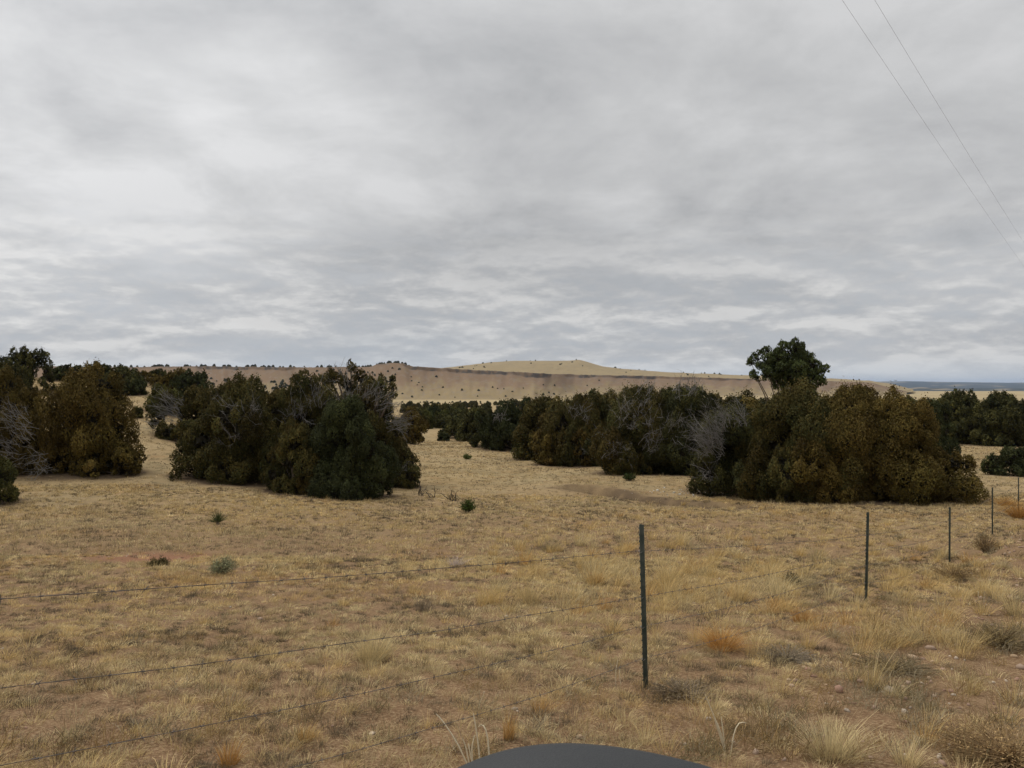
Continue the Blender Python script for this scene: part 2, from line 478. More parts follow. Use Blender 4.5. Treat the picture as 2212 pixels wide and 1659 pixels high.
def auto_lobes(rs, W, H, rough=1.0, n=None, lr=None, hmin=.0):
    m = min(W, H)
    n = n or int(np.clip(12 + W * H * .95, 14, 46))
    a0, a1, a2 = rs.random(3) * 6.28
    C, R = [], []
    for k in range(n):
        h = hmin + (1 - hmin) * rs.random() ** .9
        ang = k * 2.399963 + rs.normal(0, .35)
        r = .80 + .20 * h / .3 if h < .3 else math.sqrt(max(0, 1 - ((h - .3) / .74) ** 2.0))
        r *= 1 + rough * (.15 * math.sin(2 * ang + a0) + .13 * math.sin(3 * ang + a1 + 5 * h))
        l = (lr or .18) * m * rs.uniform(.6, 1.35)
        q = rs.uniform(.8, 1.04) if rs.random() < .72 else rs.uniform(.05, .7)
        rr = max(0, r * W / 2 - l * .85) * q
        hz = 1 + rough * .12 * math.sin(2 * ang + a2)
        z = max(l * .5, min(h * hz, 1.06) * (H - l * 1.2))
        C.append((rr * math.cos(ang), rr * math.sin(ang), z)); R.append((l, l, l * rs.uniform(.9, 1.25)))
    if hmin == 0:      # skirt that reaches the ground
        nb = int(np.clip(W * 2.4, 6, 22))
        for k in range(nb):
            l = (lr or .18) * m * rs.uniform(.5, .9); ang = (k + rs.random()) / nb * 6.283
            rr = max(0, W / 2 * (1 + rough * (.15 * math.sin(2 * ang + a0) + .13 * math.sin(3 * ang + a1))) * .84 - l * .8) * rs.uniform(.85, 1.05)
            C.append((rr * math.cos(ang), rr * math.sin(ang), l * rs.uniform(.5, 1.1))); R.append((l, l, l))
    # one lobe at the very top so the height holds
    l = (lr or .18) * m * .9
    C.append((rs.normal(0, .06) * W, rs.normal(0, .06) * W, H - l * 1.25)); R.append((l, l, l * 1.2))
    for k in range(4):
        l2 = l * rs.uniform(.6, 1.); a = k * 1.57 + rs.random(); rr = W * rs.uniform(.08, .22)
        C.append((rr * math.cos(a), rr * math.sin(a), H - l2 * 1.25 - rs.uniform(.04, .2) * H)); R.append((l2, l2, l2 * 1.2))
    return np.array(C), np.array(R)

def foliage(rs, C, R, q, pal, cov=1.0, up=.8, core=True, nsub=9):
    """billowing foliage: every lobe carries smaller tufts, every tuft is covered in leaf sprays. q: spray length in metres"""
    ca, cb, bias = PAL[pal]
    SC_, SR_, SM = [], [], []
    for k in range(len(C)):
        ns = max(5, int(nsub * rs.uniform(.8, 1.25)))
        axis = np.array([C[k][0], C[k][1], 0]); axis = axis / (np.linalg.norm(axis) + .3)
        d = norm(rs.normal(size=(ns, 3)) + np.array([0, 0, .5]) + axis * .6)
        sr = R[k].mean() * .40 * rs.uniform(.6, 1.35, ns)
        SC_.append(C[k] + d * R[k] * rs.uniform(.68, 1.02, (ns, 1)))
        SR_.append(np.stack([sr, sr, sr * (rs.uniform(1.15, 1.8, ns) if pal != 'pine' else rs.uniform(.8, 1.1, ns))], 1)); SM.append(np.full(ns, k))
    SC_ = np.concatenate(SC_); SR_ = np.concatenate(SR_); SM = np.concatenate(SM)
    SC_[:, 2] = np.maximum(SC_[:, 2], SR_[:, 2] * .3)
    lob_hue = np.clip(rs.normal(bias, .13, len(C)), 0, 1); lob_val = np.exp(rs.normal(0, .2, len(C)))
    Ps, Ns, Ls, Cs = [], [], [], []
    for k in range(len(SC_)):
        l = SR_[k]
        n = max(10, int(4 * math.pi * l[0] * l[2] * cov / (q * q * .36)))
        d = norm(rs.normal(size=(n, 3)) + np.array([0, 0, .15]))
        rad = .76 + .36 * rs.random(n)
        pk = (rs.random(n) < .15) & (d[:, 2] > -.3)
        rad[pk] *= rs.uniform(1.08, 1.5, pk.sum())
        off = d * l * rad[:, None]; off[:, :2] *= (1 - .5 * np.clip(d[:, 2:], 0, 1) ** 1.5)     # tufts end in upright tips
        p = SC_[k] + off
        dist = np.linalg.norm(SC_ - SC_[k], axis=1)
        nb = np.nonzero((dist < SR_.max(1) + l.max() * 1.2) & (dist > 0))[0]
        ins = p[:, 2] < .0
        for j in nb[np.argsort(dist[nb])][:9]:
            ins |= ((((p - SC_[j]) / SR_[j]) ** 2).sum(1) < .42)
        for j in range(len(C)):
            if np.linalg.norm(C[j] - SC_[k]) < R[j].max() + l.max() * 1.2:
                ins |= ((((p - C[j]) / R[j]) ** 2).sum(1) < .36)
        p = p[~ins]; d = d[~ins]; n = len(p)
        if not n: continue
        hue = np.clip(lob_hue[SM[k]] + rs.normal(0, .06) + rs.normal(0, .17, n) + .12 * d[:, 2], 0, 1)[:, None]
        c = (ca * (1 - hue) + cb * hue) * (lob_val[SM[k]] * math.exp(rs.normal(0, .15)) * np.exp(rs.normal(0, .15, n)))[:, None]
        Ps.append(p); Ns.append(d); Ls.append(q * rs.uniform(.7, 1.5, n)); Cs.append(c)
    ns_ = sum(len(x) for x in Ps)
    if core:      # inner twig filler, near-black to paint shade into the crevices between tufts
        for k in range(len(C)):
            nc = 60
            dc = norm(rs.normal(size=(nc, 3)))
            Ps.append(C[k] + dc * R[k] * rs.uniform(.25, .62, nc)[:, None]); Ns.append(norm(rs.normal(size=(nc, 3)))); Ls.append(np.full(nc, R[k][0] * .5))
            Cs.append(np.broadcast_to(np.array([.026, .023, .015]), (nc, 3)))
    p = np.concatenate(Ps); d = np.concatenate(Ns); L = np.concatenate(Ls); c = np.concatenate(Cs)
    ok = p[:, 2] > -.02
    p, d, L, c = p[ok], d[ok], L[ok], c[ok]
    n = len(p)
    nm = norm(d + rs.normal(size=(n, 3)) * .42)
    u = np.array([0, 0, up]) + rs.normal(size=(n, 3)) * .5 + d * .35
    u = norm(u - nm * (u * nm).sum(1, keepdims=True) * .8)
    v = norm(np.cross(nm, u))
    wd = (L * rs.uniform(.3, .55, n))[:, None]
    a = p - u * (L * .5)[:, None]; b = p + u * (L * .5)[:, None]
    mid = p + u * (L * .08)[:, None]
    V = np.stack([a, mid - v * wd * .5, b, mid + v * wd * .5], 1).reshape(-1, 3)
    Q = np.arange(n * 4).reshape(-1, 4)
    return V, Q, np.repeat(c, 4, axis=0)

def trunk_mesh(name, rs, C, W, H, stems=5, rad=None, mat=None, lobes=None):
    rad = rad or .022 * H + .03
    idx = rs.choice(len(C), min(stems, len(C)), replace=False) if lobes is None else lobes
    P, R = [], []
    K = 7
    for i in idx:
        e = C[i]
        b = np.array([rs.normal(0, .1 * W * .3), rs.normal(0, .1 * W * .3), -.25])
        t = np.linspace(0, 1, K)[:, None]
        mid = np.array([e[0] * .25, e[1] * .25, e[2] * .6])
        p = b * (1 - t) ** 2 + mid * 2 * t * (1 - t) + e * t * t
        p[1:-1] += rs.normal(0, .03 * H * .4, (K - 2, 3))
        P.append(p); R.append(rad * rs.uniform(.6, 1.) * np.linspace(1, .25, K))
    V, Q = tubes(np.array(P), np.array(R), 7)
    return mesh_np(name, V, Q, mat or M_BARK, smooth=True)

def twig_mesh(name, rs, n, L, r0, spread, dirv, box, colour=(.205, .193, .178), sub=4, bend=.25):
    """grey dead twigs: n main twigs starting in box, heading roughly dirv"""
    dirv = norm(np.array(dirv, float))
    K = 5
    st = (rs.random((n, 3)) - .5) * np.array(box)
    d = norm(dirv + rs.normal(0, spread, (n, 3)))
    ln = L * rs.uniform(.45, 1.1, n)
    t = np.linspace(0, 1, K)[None, :, None]
    crv = rs.normal(0, bend, (n, 1, 3)) + np.array([0, 0, .12])
    P = st[:, None] + (d[:, None] * t + crv * t * t) * ln[:, None, None]
    P[:, 1:] += rs.normal(0, .018, (n, K - 1, 3)) * L
    R = r0 * rs.uniform(.6, 1.2, (n, 1)) * np.linspace(1, .45, K)[None]
    out = [tubes(P, R, 3)]
    cols = [np.repeat(rs.uniform(.65, 1.25, n), K * 3)]
    m = n * sub
    ii = rs.integers(0, n, m); kk = rs.integers(1, K, m)
    s0 = P[ii, kk]
    d2 = norm(d[ii] + rs.normal(0, .65, (m, 3)))
    l2 = L * rs.uniform(.12, .38, m)
    K2 = 3
    t2 = np.linspace(0, 1, K2)[None, :, None]
    P2 = s0[:, None] + (d2[:, None] * t2 + (rs.normal(0, .2, (m, 1, 3))) * t2 * t2) * l2[:, None, None]
    R2 = r0 * .42 * rs.uniform(.6, 1.1, (m, 1)) * np.linspace(1, .5, K2)[None]
    out.append(tubes(P2, R2, 3)); cols.append(np.repeat(rs.uniform(.65, 1.25, m), K2 * 3))
    V, Q = joinVQ(out)
    c = np.array(colour) * np.concatenate(cols)[:, None]
    return mesh_np(name, V, Q, M_TWIG, c)

NTREE = [0]; TREES = []
def tree(px0, px1, top, base, pal, label, cat='juniper tree', name='juniper_tree', depth=None, dead=(), rough=1., cov=1.0, lr=None, n=None, sparse=False, group=None, stems=5, tufts=None, hmin=0., back=.32, limbs=None):
    """a tree whose picture box is px0..px1, top..base; its depth comes from where the base meets the ground"""
    NTREE[0] += 1
    rs = np.random.default_rng(100 + NTREE[0])
    pm = (px0 + px1) / 2
    df = depth or hit(pm, base)
    W = (px1 - px0) / F * df
    dc = df + W * back if not depth else df
    W = (px1 - px0) / F * dc
    x = (pm - CX) / F * dc
    zb = gz1(x, dc)
    ztop = -(top - CY) / F * dc + CZ
    H = max(ztop - zb, .5)
    q = max(.075, dc * .0025)
    root = empty(name, (x, dc, zb))
    tag(root, label, cat, group)
    if tufts is None:
        C, R = auto_lobes(rs, W, H, rough, n, lr, hmin)
    else:           # lobes given in picture pixels (px, py, r); depth spread through the crown
        C, R = [], []
        for (tx, ty, tr) in tufts:
            r = tr / F * dc * (.95 if limbs else 1.25)
            if limbs: tx, ty = 1703 + (tx - 1703) * .9, 797 + (ty - 797) * .88
            C.append(((tx - pm) / F * dc, rs.uniform(-.5, .5) * W * .75 * (1 - .5 * abs(tx - pm) * 2 / (px1 - px0)), max(-(ty - CY) / F * dc + CZ - zb, r * .6)))
            R.append((r, r * 1.1, r * rs.uniform(.95, 1.2)))
        C, R = np.array(C), np.array(R)
    V, Q, c = foliage(rs, C, R, q, pal, cov, nsub=15 if limbs else 9)
    fz = H / np.percentile(V[:, 2], 98.8)
    fx = (W / 2) / np.percentile(np.abs(V[:, 0]), 98.8) if tufts is None else 1.
    V = V * np.array([fx, fx, fz]); C = C * np.array([fx, fx, fz])
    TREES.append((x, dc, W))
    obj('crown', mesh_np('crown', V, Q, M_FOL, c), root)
    obj('trunk', trunk_mesh('trunk', rs, C, W if limbs is None else W * .3, H, stems if not sparse else len(C), mat=M_BARK, lobes=limbs, rad=.10 if limbs else None), root)
    for (tx, ty, tw, th, n_, dv, L) in dead:
        dd = dc - W * .5 * math.sqrt(max(.05, 1 - ((tx - pm) / ((px1 - px0) * .5 + 1)) ** 2)) * .9
        p = P3(tx, ty, dd) - np.array([x, dc, zb])
        tm = twig_mesh('dead_branches', rs, max(8, int(n_ * .26)), L * .72, max(.010, dd * .00036), .42, dv, (tw / F * dd * .75, .4, th / F * dd * .75), sub=9)
        obj('dead_branches', tm, root, tuple(p))
    return root

L_UP = (-.5, -.35, .45); L_RT = (.7, -.3, .3); L_C = (.1, -.6, .5)
G1 = 'junipers on the near hillside'; G2 = 'junipers of the middle grove'; G3 = 'junipers along the swale'; G4 = 'junipers of the big roadside thicket'; G5 = 'junipers on the hill crest'
# --- slope on the near hillside
tree(-150, 34, 962, 1097, 'olive', 'rounded olive juniper cut by the frame edge in front of the dead grey branches', group=G1)
tree(-90, 128, 812, 1030, 'brown', 'tall brownish juniper with bleached dead branches hanging down its near side', group=G1, dead=[(55, 930, 70, 110, 130, L_UP, 1.5), (75, 1000, 110, 60, 110, (-.1, -.5, -.15), 1.3), (20, 985, 60, 50, 60, L_UP, 1.2)])
tree(88, 280, 806, 1030, 'brown', 'broad dense brown-olive juniper on the hillside beside the bleached branches', group=G1, rough=.7)
tree(196, 308, 962, 1032, 'brown', 'low russet juniper at the foot of the broad hillside juniper', cat='juniper bush', name='juniper_bush', group=G1)
tree(-60, 62, 790, 1000, 'dark', 'dark juniper rising behind the brownish hillside junipers', group=G1, depth=52)
# --- crest
tree(-40, 116, 757, 850, 'dark', 'highest dark tree on the hill crest with ragged top sprigs', group=G5, depth=66, rough=1.5, lr=.15, n=40, cov=.85)
tree(112, 186, 790, 822, 'dark', 'low dark juniper on the crest beside the highest ragged tree', group=G5, depth=80)
tree(170, 262, 786, 822, 'dark', 'flat-topped dark juniper on the crest above the bare grass saddle', group=G5, depth=84)
tree(216, 306, 800, 856, 'dark', 'round dark brown juniper below the crest saddle', cat='juniper bush', name='juniper_bush', rough=.35, n=26, lr=.21, group=G5, depth=67)
tree(282, 320, 822, 860, 'green', 'small green juniper tucked against the round brown one', cat='juniper bush', name='juniper_bush', group=G5, depth=66)
tree(278, 352, 803, 836, 'brown', 'brown juniper between the round one and the ridge row', group=G5, depth=78)
tree(330, 408, 806, 838, 'brown', 'low brown juniper in the ridge row', group=G5, depth=76)
tree(378, 450, 803, 842, 'green', 'green-topped juniper ending the ridge row', group=G5, depth=72)
tree(313, 388, 834, 886, 'olive', 'bright olive round juniper on the slope with bare ground below', cat='juniper bush', name='juniper_bush', rough=.35, n=26, lr=.21, group=G5, depth=58)
tree(281, 310, 881, 904, 'dark', 'tiny dark juniper shrub standing alone on the bare slope', cat='juniper bush', name='juniper_bush')
tree(96, 150, 796, 828, 'green', 'small dark juniper filling the gap beside the highest crest tree', group=G5, depth=76)
tree(244, 300, 794, 830, 'dark', 'dark juniper between the flat-topped one and the ridge row', group=G5, depth=82)
tree(305, 372, 799, 834, 'dark', 'shadowy juniper at the back of the ridge row', group=G5, depth=82)
tree(352, 432, 800, 838, 'brown', 'russet juniper at the back of the ridge row', group=G5, depth=80)
# --- middle grove
tree(346, 510, 840, 950, 'mixed', 'juniper at the grove edge with a grey leafless side', group=G2, depth=50, dead=[(378, 890, 50, 90, 170, L_UP, 1.5), (356, 925, 40, 40, 60, (-.8, -.3, .1), 1.3)])
tree(420, 612, 824, 1045, 'mixed', 'tall olive juniper with a patch of grey twigs in its face', group=G2, dead=[(520, 895, 90, 60, 110, L_C, 1.1), (500, 945, 60, 40, 60, L_C, .9)])
tree(365, 500, 948, 1034, 'mixed', 'low spreading juniper skirt with grass showing through it', cat='juniper bush', name='juniper_bush', group=G2, cov=.7, lr=.2)
tree(470, 600, 838, 1000, 'mixed', 'olive juniper filling the back of the grove left of the pointed one', group=G2, depth=45)
tree(600, 745, 846, 1000, 'dark', 'shadowed juniper deep in the middle of the grove', group=G2, depth=46)
tree(755, 875, 890, 1000, 'dark', 'shadowed juniper behind the open ragged one', group=G2, depth=47)
tree(535, 665, 846, 1040, 'mixed', 'juniper in the dip of the grove between its two taller heads', group=G2, depth=42)
tree(590, 712, 812, 1050, 'mixed', 'pointed juniper with a grey forked limb rising through the grove', group=G2, rough=1.4, depth=40, dead=[(640, 900, 60, 80, 90, L_C, 1.2), (680, 870, 50, 60, 60, (.2, -.3, .8), 1.3)])
tree(690, 860, 800, 1050, 'mixed', 'open ragged juniper with bare grey limbs and tufted tips above the mesa foot', group=G2, depth=41, sparse=True, cov=.8,
     tufts=[(700, 850, 18), (715, 826, 12), (735, 818, 13), (748, 803, 9), (752, 838, 15), (770, 826, 11), (786, 846, 14), (800, 838, 8), (812, 830, 10), (828, 838, 9), (840, 828, 8), (848, 845, 7), (852, 858, 6), (820, 862, 16), (790, 880, 22), (760, 885, 24), (725, 880, 26), (700, 915, 30), (745, 925, 34), (800, 920, 26), (835, 900, 18), (850, 940, 20), (820, 970, 26), (780, 970, 30), (730, 980, 34), (860, 985, 18), (845, 1015, 20)],
     dead=[(800, 860, 60, 40, 60, (.5, -.2, .5), 1.5), (850, 915, 50, 50, 130, (.9, -.3, .1), 1.3), (760, 870, 70, 50, 70, (.1, -.3, .8), 1.4), (740, 815, 40, 30, 26, (.2, 0, 1), 1.1), (830, 880, 60, 30, 60, (.8, -.2, .3), 1.2)])
tree(575, 705, 915, 1070, 'mixed', 'bushy olive juniper at the front of the grove with yellowish tips', group=G2)
tree(655, 850, 868, 1080, 'green', 'dark green dome shaped juniper foremost in the grove', group=G2, rough=.7)
tree(845, 908, 968, 1054, 'mixed', 'thin straggling juniper sapling at the grove end beside the swale', cat='juniper bush', name='juniper_bush', group=G2, cov=.6, lr=.2, n=16, rough=1.6, dead=[(868, 1020, 16, 20, 30, (.3, 0, .4), .8)])
tree(858, 921, 882, 960, 'brown', 'dark brown rounded juniper at the swale bend behind the sapling', group=G2)
# --- small things in the swale
tree(947, 971, 937, 953, 'green', 'small round juniper seedling alone in the swale grass', cat='juniper bush', name='juniper_bush')
# --- swale side
tree(985, 1072, 884, 952, 'dark', 'dark juniper at the far end of the swale row', group=G3)
tree(1010, 1090, 920, 967, 'dark', 'low dark juniper with drooping skirts reaching into the swale', cat='juniper bush', name='juniper_bush', group=G3)
tree(1035, 1182, 868, 974, 'green', 'green-topped juniper second from the far end of the swale row', group=G3, dead=[(1080, 905, 40, 30, 50, L_C, 1.3)])
tree(1105, 1258, 864, 992, 'mixed', 'juniper with shaded open trunks in the middle of the swale row', group=G3, dead=[(1190, 960, 40, 40, 60, L_C, 1.2)])
tree(1150, 1215, 930, 1006, 'brown', 'rusty low juniper with a ragged skirt by the swale bank', cat='juniper bush', name='juniper_bush', group=G3)
tree(1180, 1348, 856, 1008, 'mixed', 'wide juniper with rusty dead foliage patches in the swale row', group=G3, dead=[(1250, 900, 60, 50, 80, L_C, 1.2), (1290, 960, 50, 60, 90, L_C, 1.1)])
tree(1228, 1290, 915, 1008, 'brown', 'rust coloured juniper set against the wide swale juniper', cat='juniper bush', name='juniper_bush', group=G3)
tree(1258, 1296, 846, 900, 'pine', 'small green pinyon head showing above the swale row', cat='pine tree', name='pinyon_pine', group=G3, depth=85)
tree(1285, 1468, 842, 1024, 'mixed', 'tall juniper with a large grey dead interior in the swale row', group=G3, dead=[(1370, 900, 90, 80, 170, L_C, 1.3), (1340, 970, 70, 60, 110, (-.2, -.6, -.1), 1.1), (1400, 960, 60, 60, 80, L_C, 1.1), (1390, 850, 60, 20, 30, (.1, 0, 1), 1.2)])
tree(1395, 1572, 842, 1027, 'dark', 'shadowy juniper crowned by bare black twigs against the plain', group=G3, dead=[(1475, 850, 70, 20, 40, (0, 0, 1), 1.7), (1500, 850, 60, 20, 40, (.3, 0, 1), 1.4), (1440, 930, 90, 80, 120, L_C, 1.2)])
tree(1490, 1690, 860, 1010, 'mixed', 'even-topped juniper filling the gap behind the thicket', group=G3, depth=52)
tree(1225, 1410, 858, 1000, 'mixed', 'broad dim juniper behind the rust coloured one', group=G3, depth=62)
tree(1370, 1540, 850, 1000, 'dark', 'broad dim juniper behind the shadowy one with bare twigs', group=G3, depth=61)
tree(1070, 1230, 872, 960, 'mixed', 'broad dim juniper behind the middle of the swale row', group=G3, depth=86)
tree(950, 1085, 886, 950, 'dark', 'low dim juniper where the swale bends out of sight', group=G3, depth=97)
# --- pinyon rising behind the thicket
pin = [(1700, 750, 15), (1676, 754, 14), (1724, 757, 15), (1651, 765, 13), (1634, 774, 12), (1747, 768, 15), (1765, 786, 14), (1776, 804, 11), (1622, 786, 9), (1640, 793, 10),
       (1690, 774, 18), (1716, 780, 19), (1740, 792, 19), (1762, 812, 15), (1663, 796, 12), (1700, 800, 18), (1722, 812, 20), (1747, 826, 17), (1692, 820, 14), (1632, 803, 9), (1620, 819, 11), (1636, 816, 12), (1650, 814, 11),
       (1664, 775, 12), (1772, 830, 9), (1705, 838, 15), (1725, 835, 16), (1745, 806, 18), (1682, 788, 15), (1700, 764, 17), (1733, 775, 17), (1757, 798, 15), (1715, 795, 18), (1735, 822, 17), (1760, 834, 13), (1720, 846, 13), (1740, 846, 13), (1678, 806, 12), (1668, 815, 12), (1681, 830, 14), (1672, 800, 13), (1690, 812, 15), (1700, 828, 16), (1655, 788, 12), (1648, 777, 11), (1662, 785, 12), (1672, 770, 13), (1695, 842, 13)]
tree(1612, 1786, 742, 1000, 'pine', 'tall green pinyon with a rounded crown standing above the thicket', cat='pine tree', name='pinyon_pine', depth=47, hmin=.5, cov=1.0, tufts=pin, limbs=(8, 20, 22, 16, 17, 14, 24, 5, 28))
# --- big thicket by the road
tree(1488, 1690, 880, 1074, 'dark', 'dark juniper on the thicket end with a fan of pale dead branches', group=G4, dead=[(1545, 955, 60, 90, 330, (-.75, -.3, .55), 1.7), (1590, 910, 80, 40, 110, (-.5, -.2, .7), 1.3), (1530, 1030, 60, 40, 60, (-.6, -.4, .1), .9)])
tree(1600, 1850, 842, 1084, 'mixed', 'massive olive-brown juniper beneath the tall pinyon', group=G4)
tree(1690, 1940, 848, 1086, 'brown', 'highest russet juniper of the roadside thicket', group=G4)
tree(1850, 2040, 862, 1086, 'brown', 'wide russet juniper where the thicket steps down to the road', group=G4)
tree(1955, 2096, 972, 1082, 'brown', 'low russet juniper skirt ending the thicket near the fence', cat='juniper bush', name='juniper_bush', group=G4)
tree(1760, 1965, 848, 1082, 'brown', 'broad russet juniper joining the two highest heads of the thicket', group=G4, depth=38)
tree(1660, 1790, 950, 1088, 'mixed', 'low bushy juniper at the front foot of the thicket', cat='juniper bush', name='juniper_bush', group=G4)
# --- beyond the thicket, road side
tree(1960, 2066, 868, 1010, 'green', 'green juniper half hidden behind the thicket shoulder', depth=52)
tree(2000, 2135, 850, 958, 'dark', 'dark spreading tree beyond the fence with a clear gap under its limbs')
tree(2096, 2230, 854, 964, 'dark', 'dark tree at the fence end beside the spreading one')
tree(2190, 2330, 862, 960, 'mixed', 'farthest juniper along the fence cut by the frame edge')
tree(2143, 2260, 968, 1030, 'green', 'round green juniper bush close behind the last fence posts', cat='juniper bush', name='juniper_bush', rough=.35, n=26, lr=.21)

build_ground()

# ------------------------------------------------------------------ valley woods and the shrubs on the mesa
def small_tree_mesh(seed, W, H, q, pal, cov=1.):
    rs = np.random.default_rng(seed)
    C, R = auto_lobes(rs, W, H, 1.1, 14, .26)
    V, Q, c = foliage(rs, C, R, q, pal, cov)
    return mesh_np('crown', V, Q, M_FOL, c)
MID = [small_tree_mesh(500 + k, 5.2, 4.0, .34, p) for k, p in enumerate(('olive', 'dark', 'green', 'mixed', 'dark'))]
TRK = trunk_mesh('trunk', np.random.default_rng(9), np.array([[.8, .3, 2.2], [-.9, .2, 2.0], [.1, -.8, 2.4]]), 3, 4, 3, .12)
rs = np.random.default_rng(77)
GV = 'junipers of the valley wood'
def mid_tree(px, d, sc, pal=None):
    x = (px - CX) / F * d
    o = empty('juniper_tree', (x, d, gz1(x, d) - .1))
    o.scale = (sc * rs.uniform(.85, 1.25), sc * rs.uniform(.85, 1.25), sc * rs.uniform(.8, 1.15)); o.rotation_euler.z = rs.random() * 6.28
    tag(o, 'one of the small dark junipers massed in the valley between the swale and the mesa', 'juniper tree', GV)
    c = obj('crown', MID[rs.integers(0, 5)] if pal is None else MID[pal], o)
    v = rs.uniform(.8, 1.2); c.color = (v * rs.uniform(.9, 1.15), v, v * rs.uniform(.8, 1.1), 1)
    obj('trunk', TRK, o)
for k in range(34): mid_tree(rs.uniform(880, 1010), rs.uniform(118, 190), rs.uniform(.55, .8))
for k in range(26): mid_tree(rs.uniform(1000, 1330), rs.uniform(105, 200), rs.uniform(.45, .65))
for k in range(26): mid_tree(rs.uniform(850, 1330), rs.uniform(200, 420), rs.uniform(.5, .8))
for k in range(26): mid_tree(rs.uniform(980, 1420), rs.uniform(420, 640), rs.uniform(.7, 1.1))
for k in range(18): mid_tree(rs.uniform(1330, 1960), rs.uniform(110, 260), rs.uniform(.8, 1.15))
for k in range(14): mid_tree(rs.uniform(1950, 2230), rs.uniform(110, 200), rs.uniform(.8, 1.2))

FARM = [small_tree_mesh(540 + k, 4.2, 3.2, .9, p, .8) for k, p in enumerate(('dark', 'green', 'dark'))]
def far_shrub(px, d, z, sc, label, grp):
    o = obj('juniper_shrub', FARM[rs.integers(0, 3)], None, ((px - CX) / F * d, d, z + CZ - .2))
    o.scale = (sc * rs.uniform(.8, 1.4), sc * rs.uniform(.8, 1.4), sc * rs.uniform(.8, 1.2)); o.rotation_euler.z = rs.random() * 6.28
    tag(o, label, 'juniper shrub', grp)
LS = 'one of the tiny dark junipers dotted over the bare mesa slope'; GS = 'junipers dotted over the mesa slope'
def slope_shrub(px, s, sc):
    sc *= 1.22
    z, d, _ = mesa_z(np.array([px]), np.array([s])); far_shrub(px, float(d[0]), float(z[0]), sc, LS, GS)
for k in range(75): slope_shrub(rs.uniform(230, 880), rs.uniform(.25, .9), rs.uniform(.5, 1.15))
for k in range(46):
    px = rs.normal(590, 40); slope_shrub(px, np.clip(.45 + (px - 590) * .004 + rs.normal(0, .09), .05, .9), rs.uniform(.7, 1.2))
for k in range(34): slope_shrub(rs.normal(760, 50), np.clip(rs.normal(.62, .16), .1, .92), rs.uniform(.7, 1.25))
for k in range(34): slope_shrub(rs.uniform(880, 1300), rs.uniform(.1, .85) , rs.uniform(.4, .9))
LR = 'one of the tiny dark trees lining the mesa skyline'; GR = 'trees lining the mesa skyline'
for k in range(84):
    px = rs.uniform(205, 640) if k < 56 else (rs.uniform(676, 812) if k < 70 else rs.uniform(808, 884))
    rd, fd, rz = mesa_cols(np.array([px])); far_shrub(px, float(rd[0]) + rs.uniform(-4, 10), float(rz[0]) - .3, rs.uniform(.75, 1.6), LR, GR)
LH = 'one of the scattered specks of juniper on the grassy hill behind the mesa'; GH = 'junipers on the hill behind the mesa'
for k in range(34):
    px = rs.uniform(960, 1640); s = rs.uniform(.3, 1.0) if k < 22 else 1.0
    z, d = hill_pt(np.array([px]), np.array([s])); far_shrub(px, float(d[0]), float(z[0]), rs.uniform(.7, 1.4), LH, GH)
LP = 'one of the sparse dark shrubs on the open plain at the mesa foot'; GP = 'shrubs on the plain at the mesa foot'
for k in range(44):
    px = rs.uniform(860, 1330); d = rs.uniform(650, 1150); far_shrub(px, d, float(np.interp(d, BD, BZ)), rs.uniform(.4, .8), LP, GP)

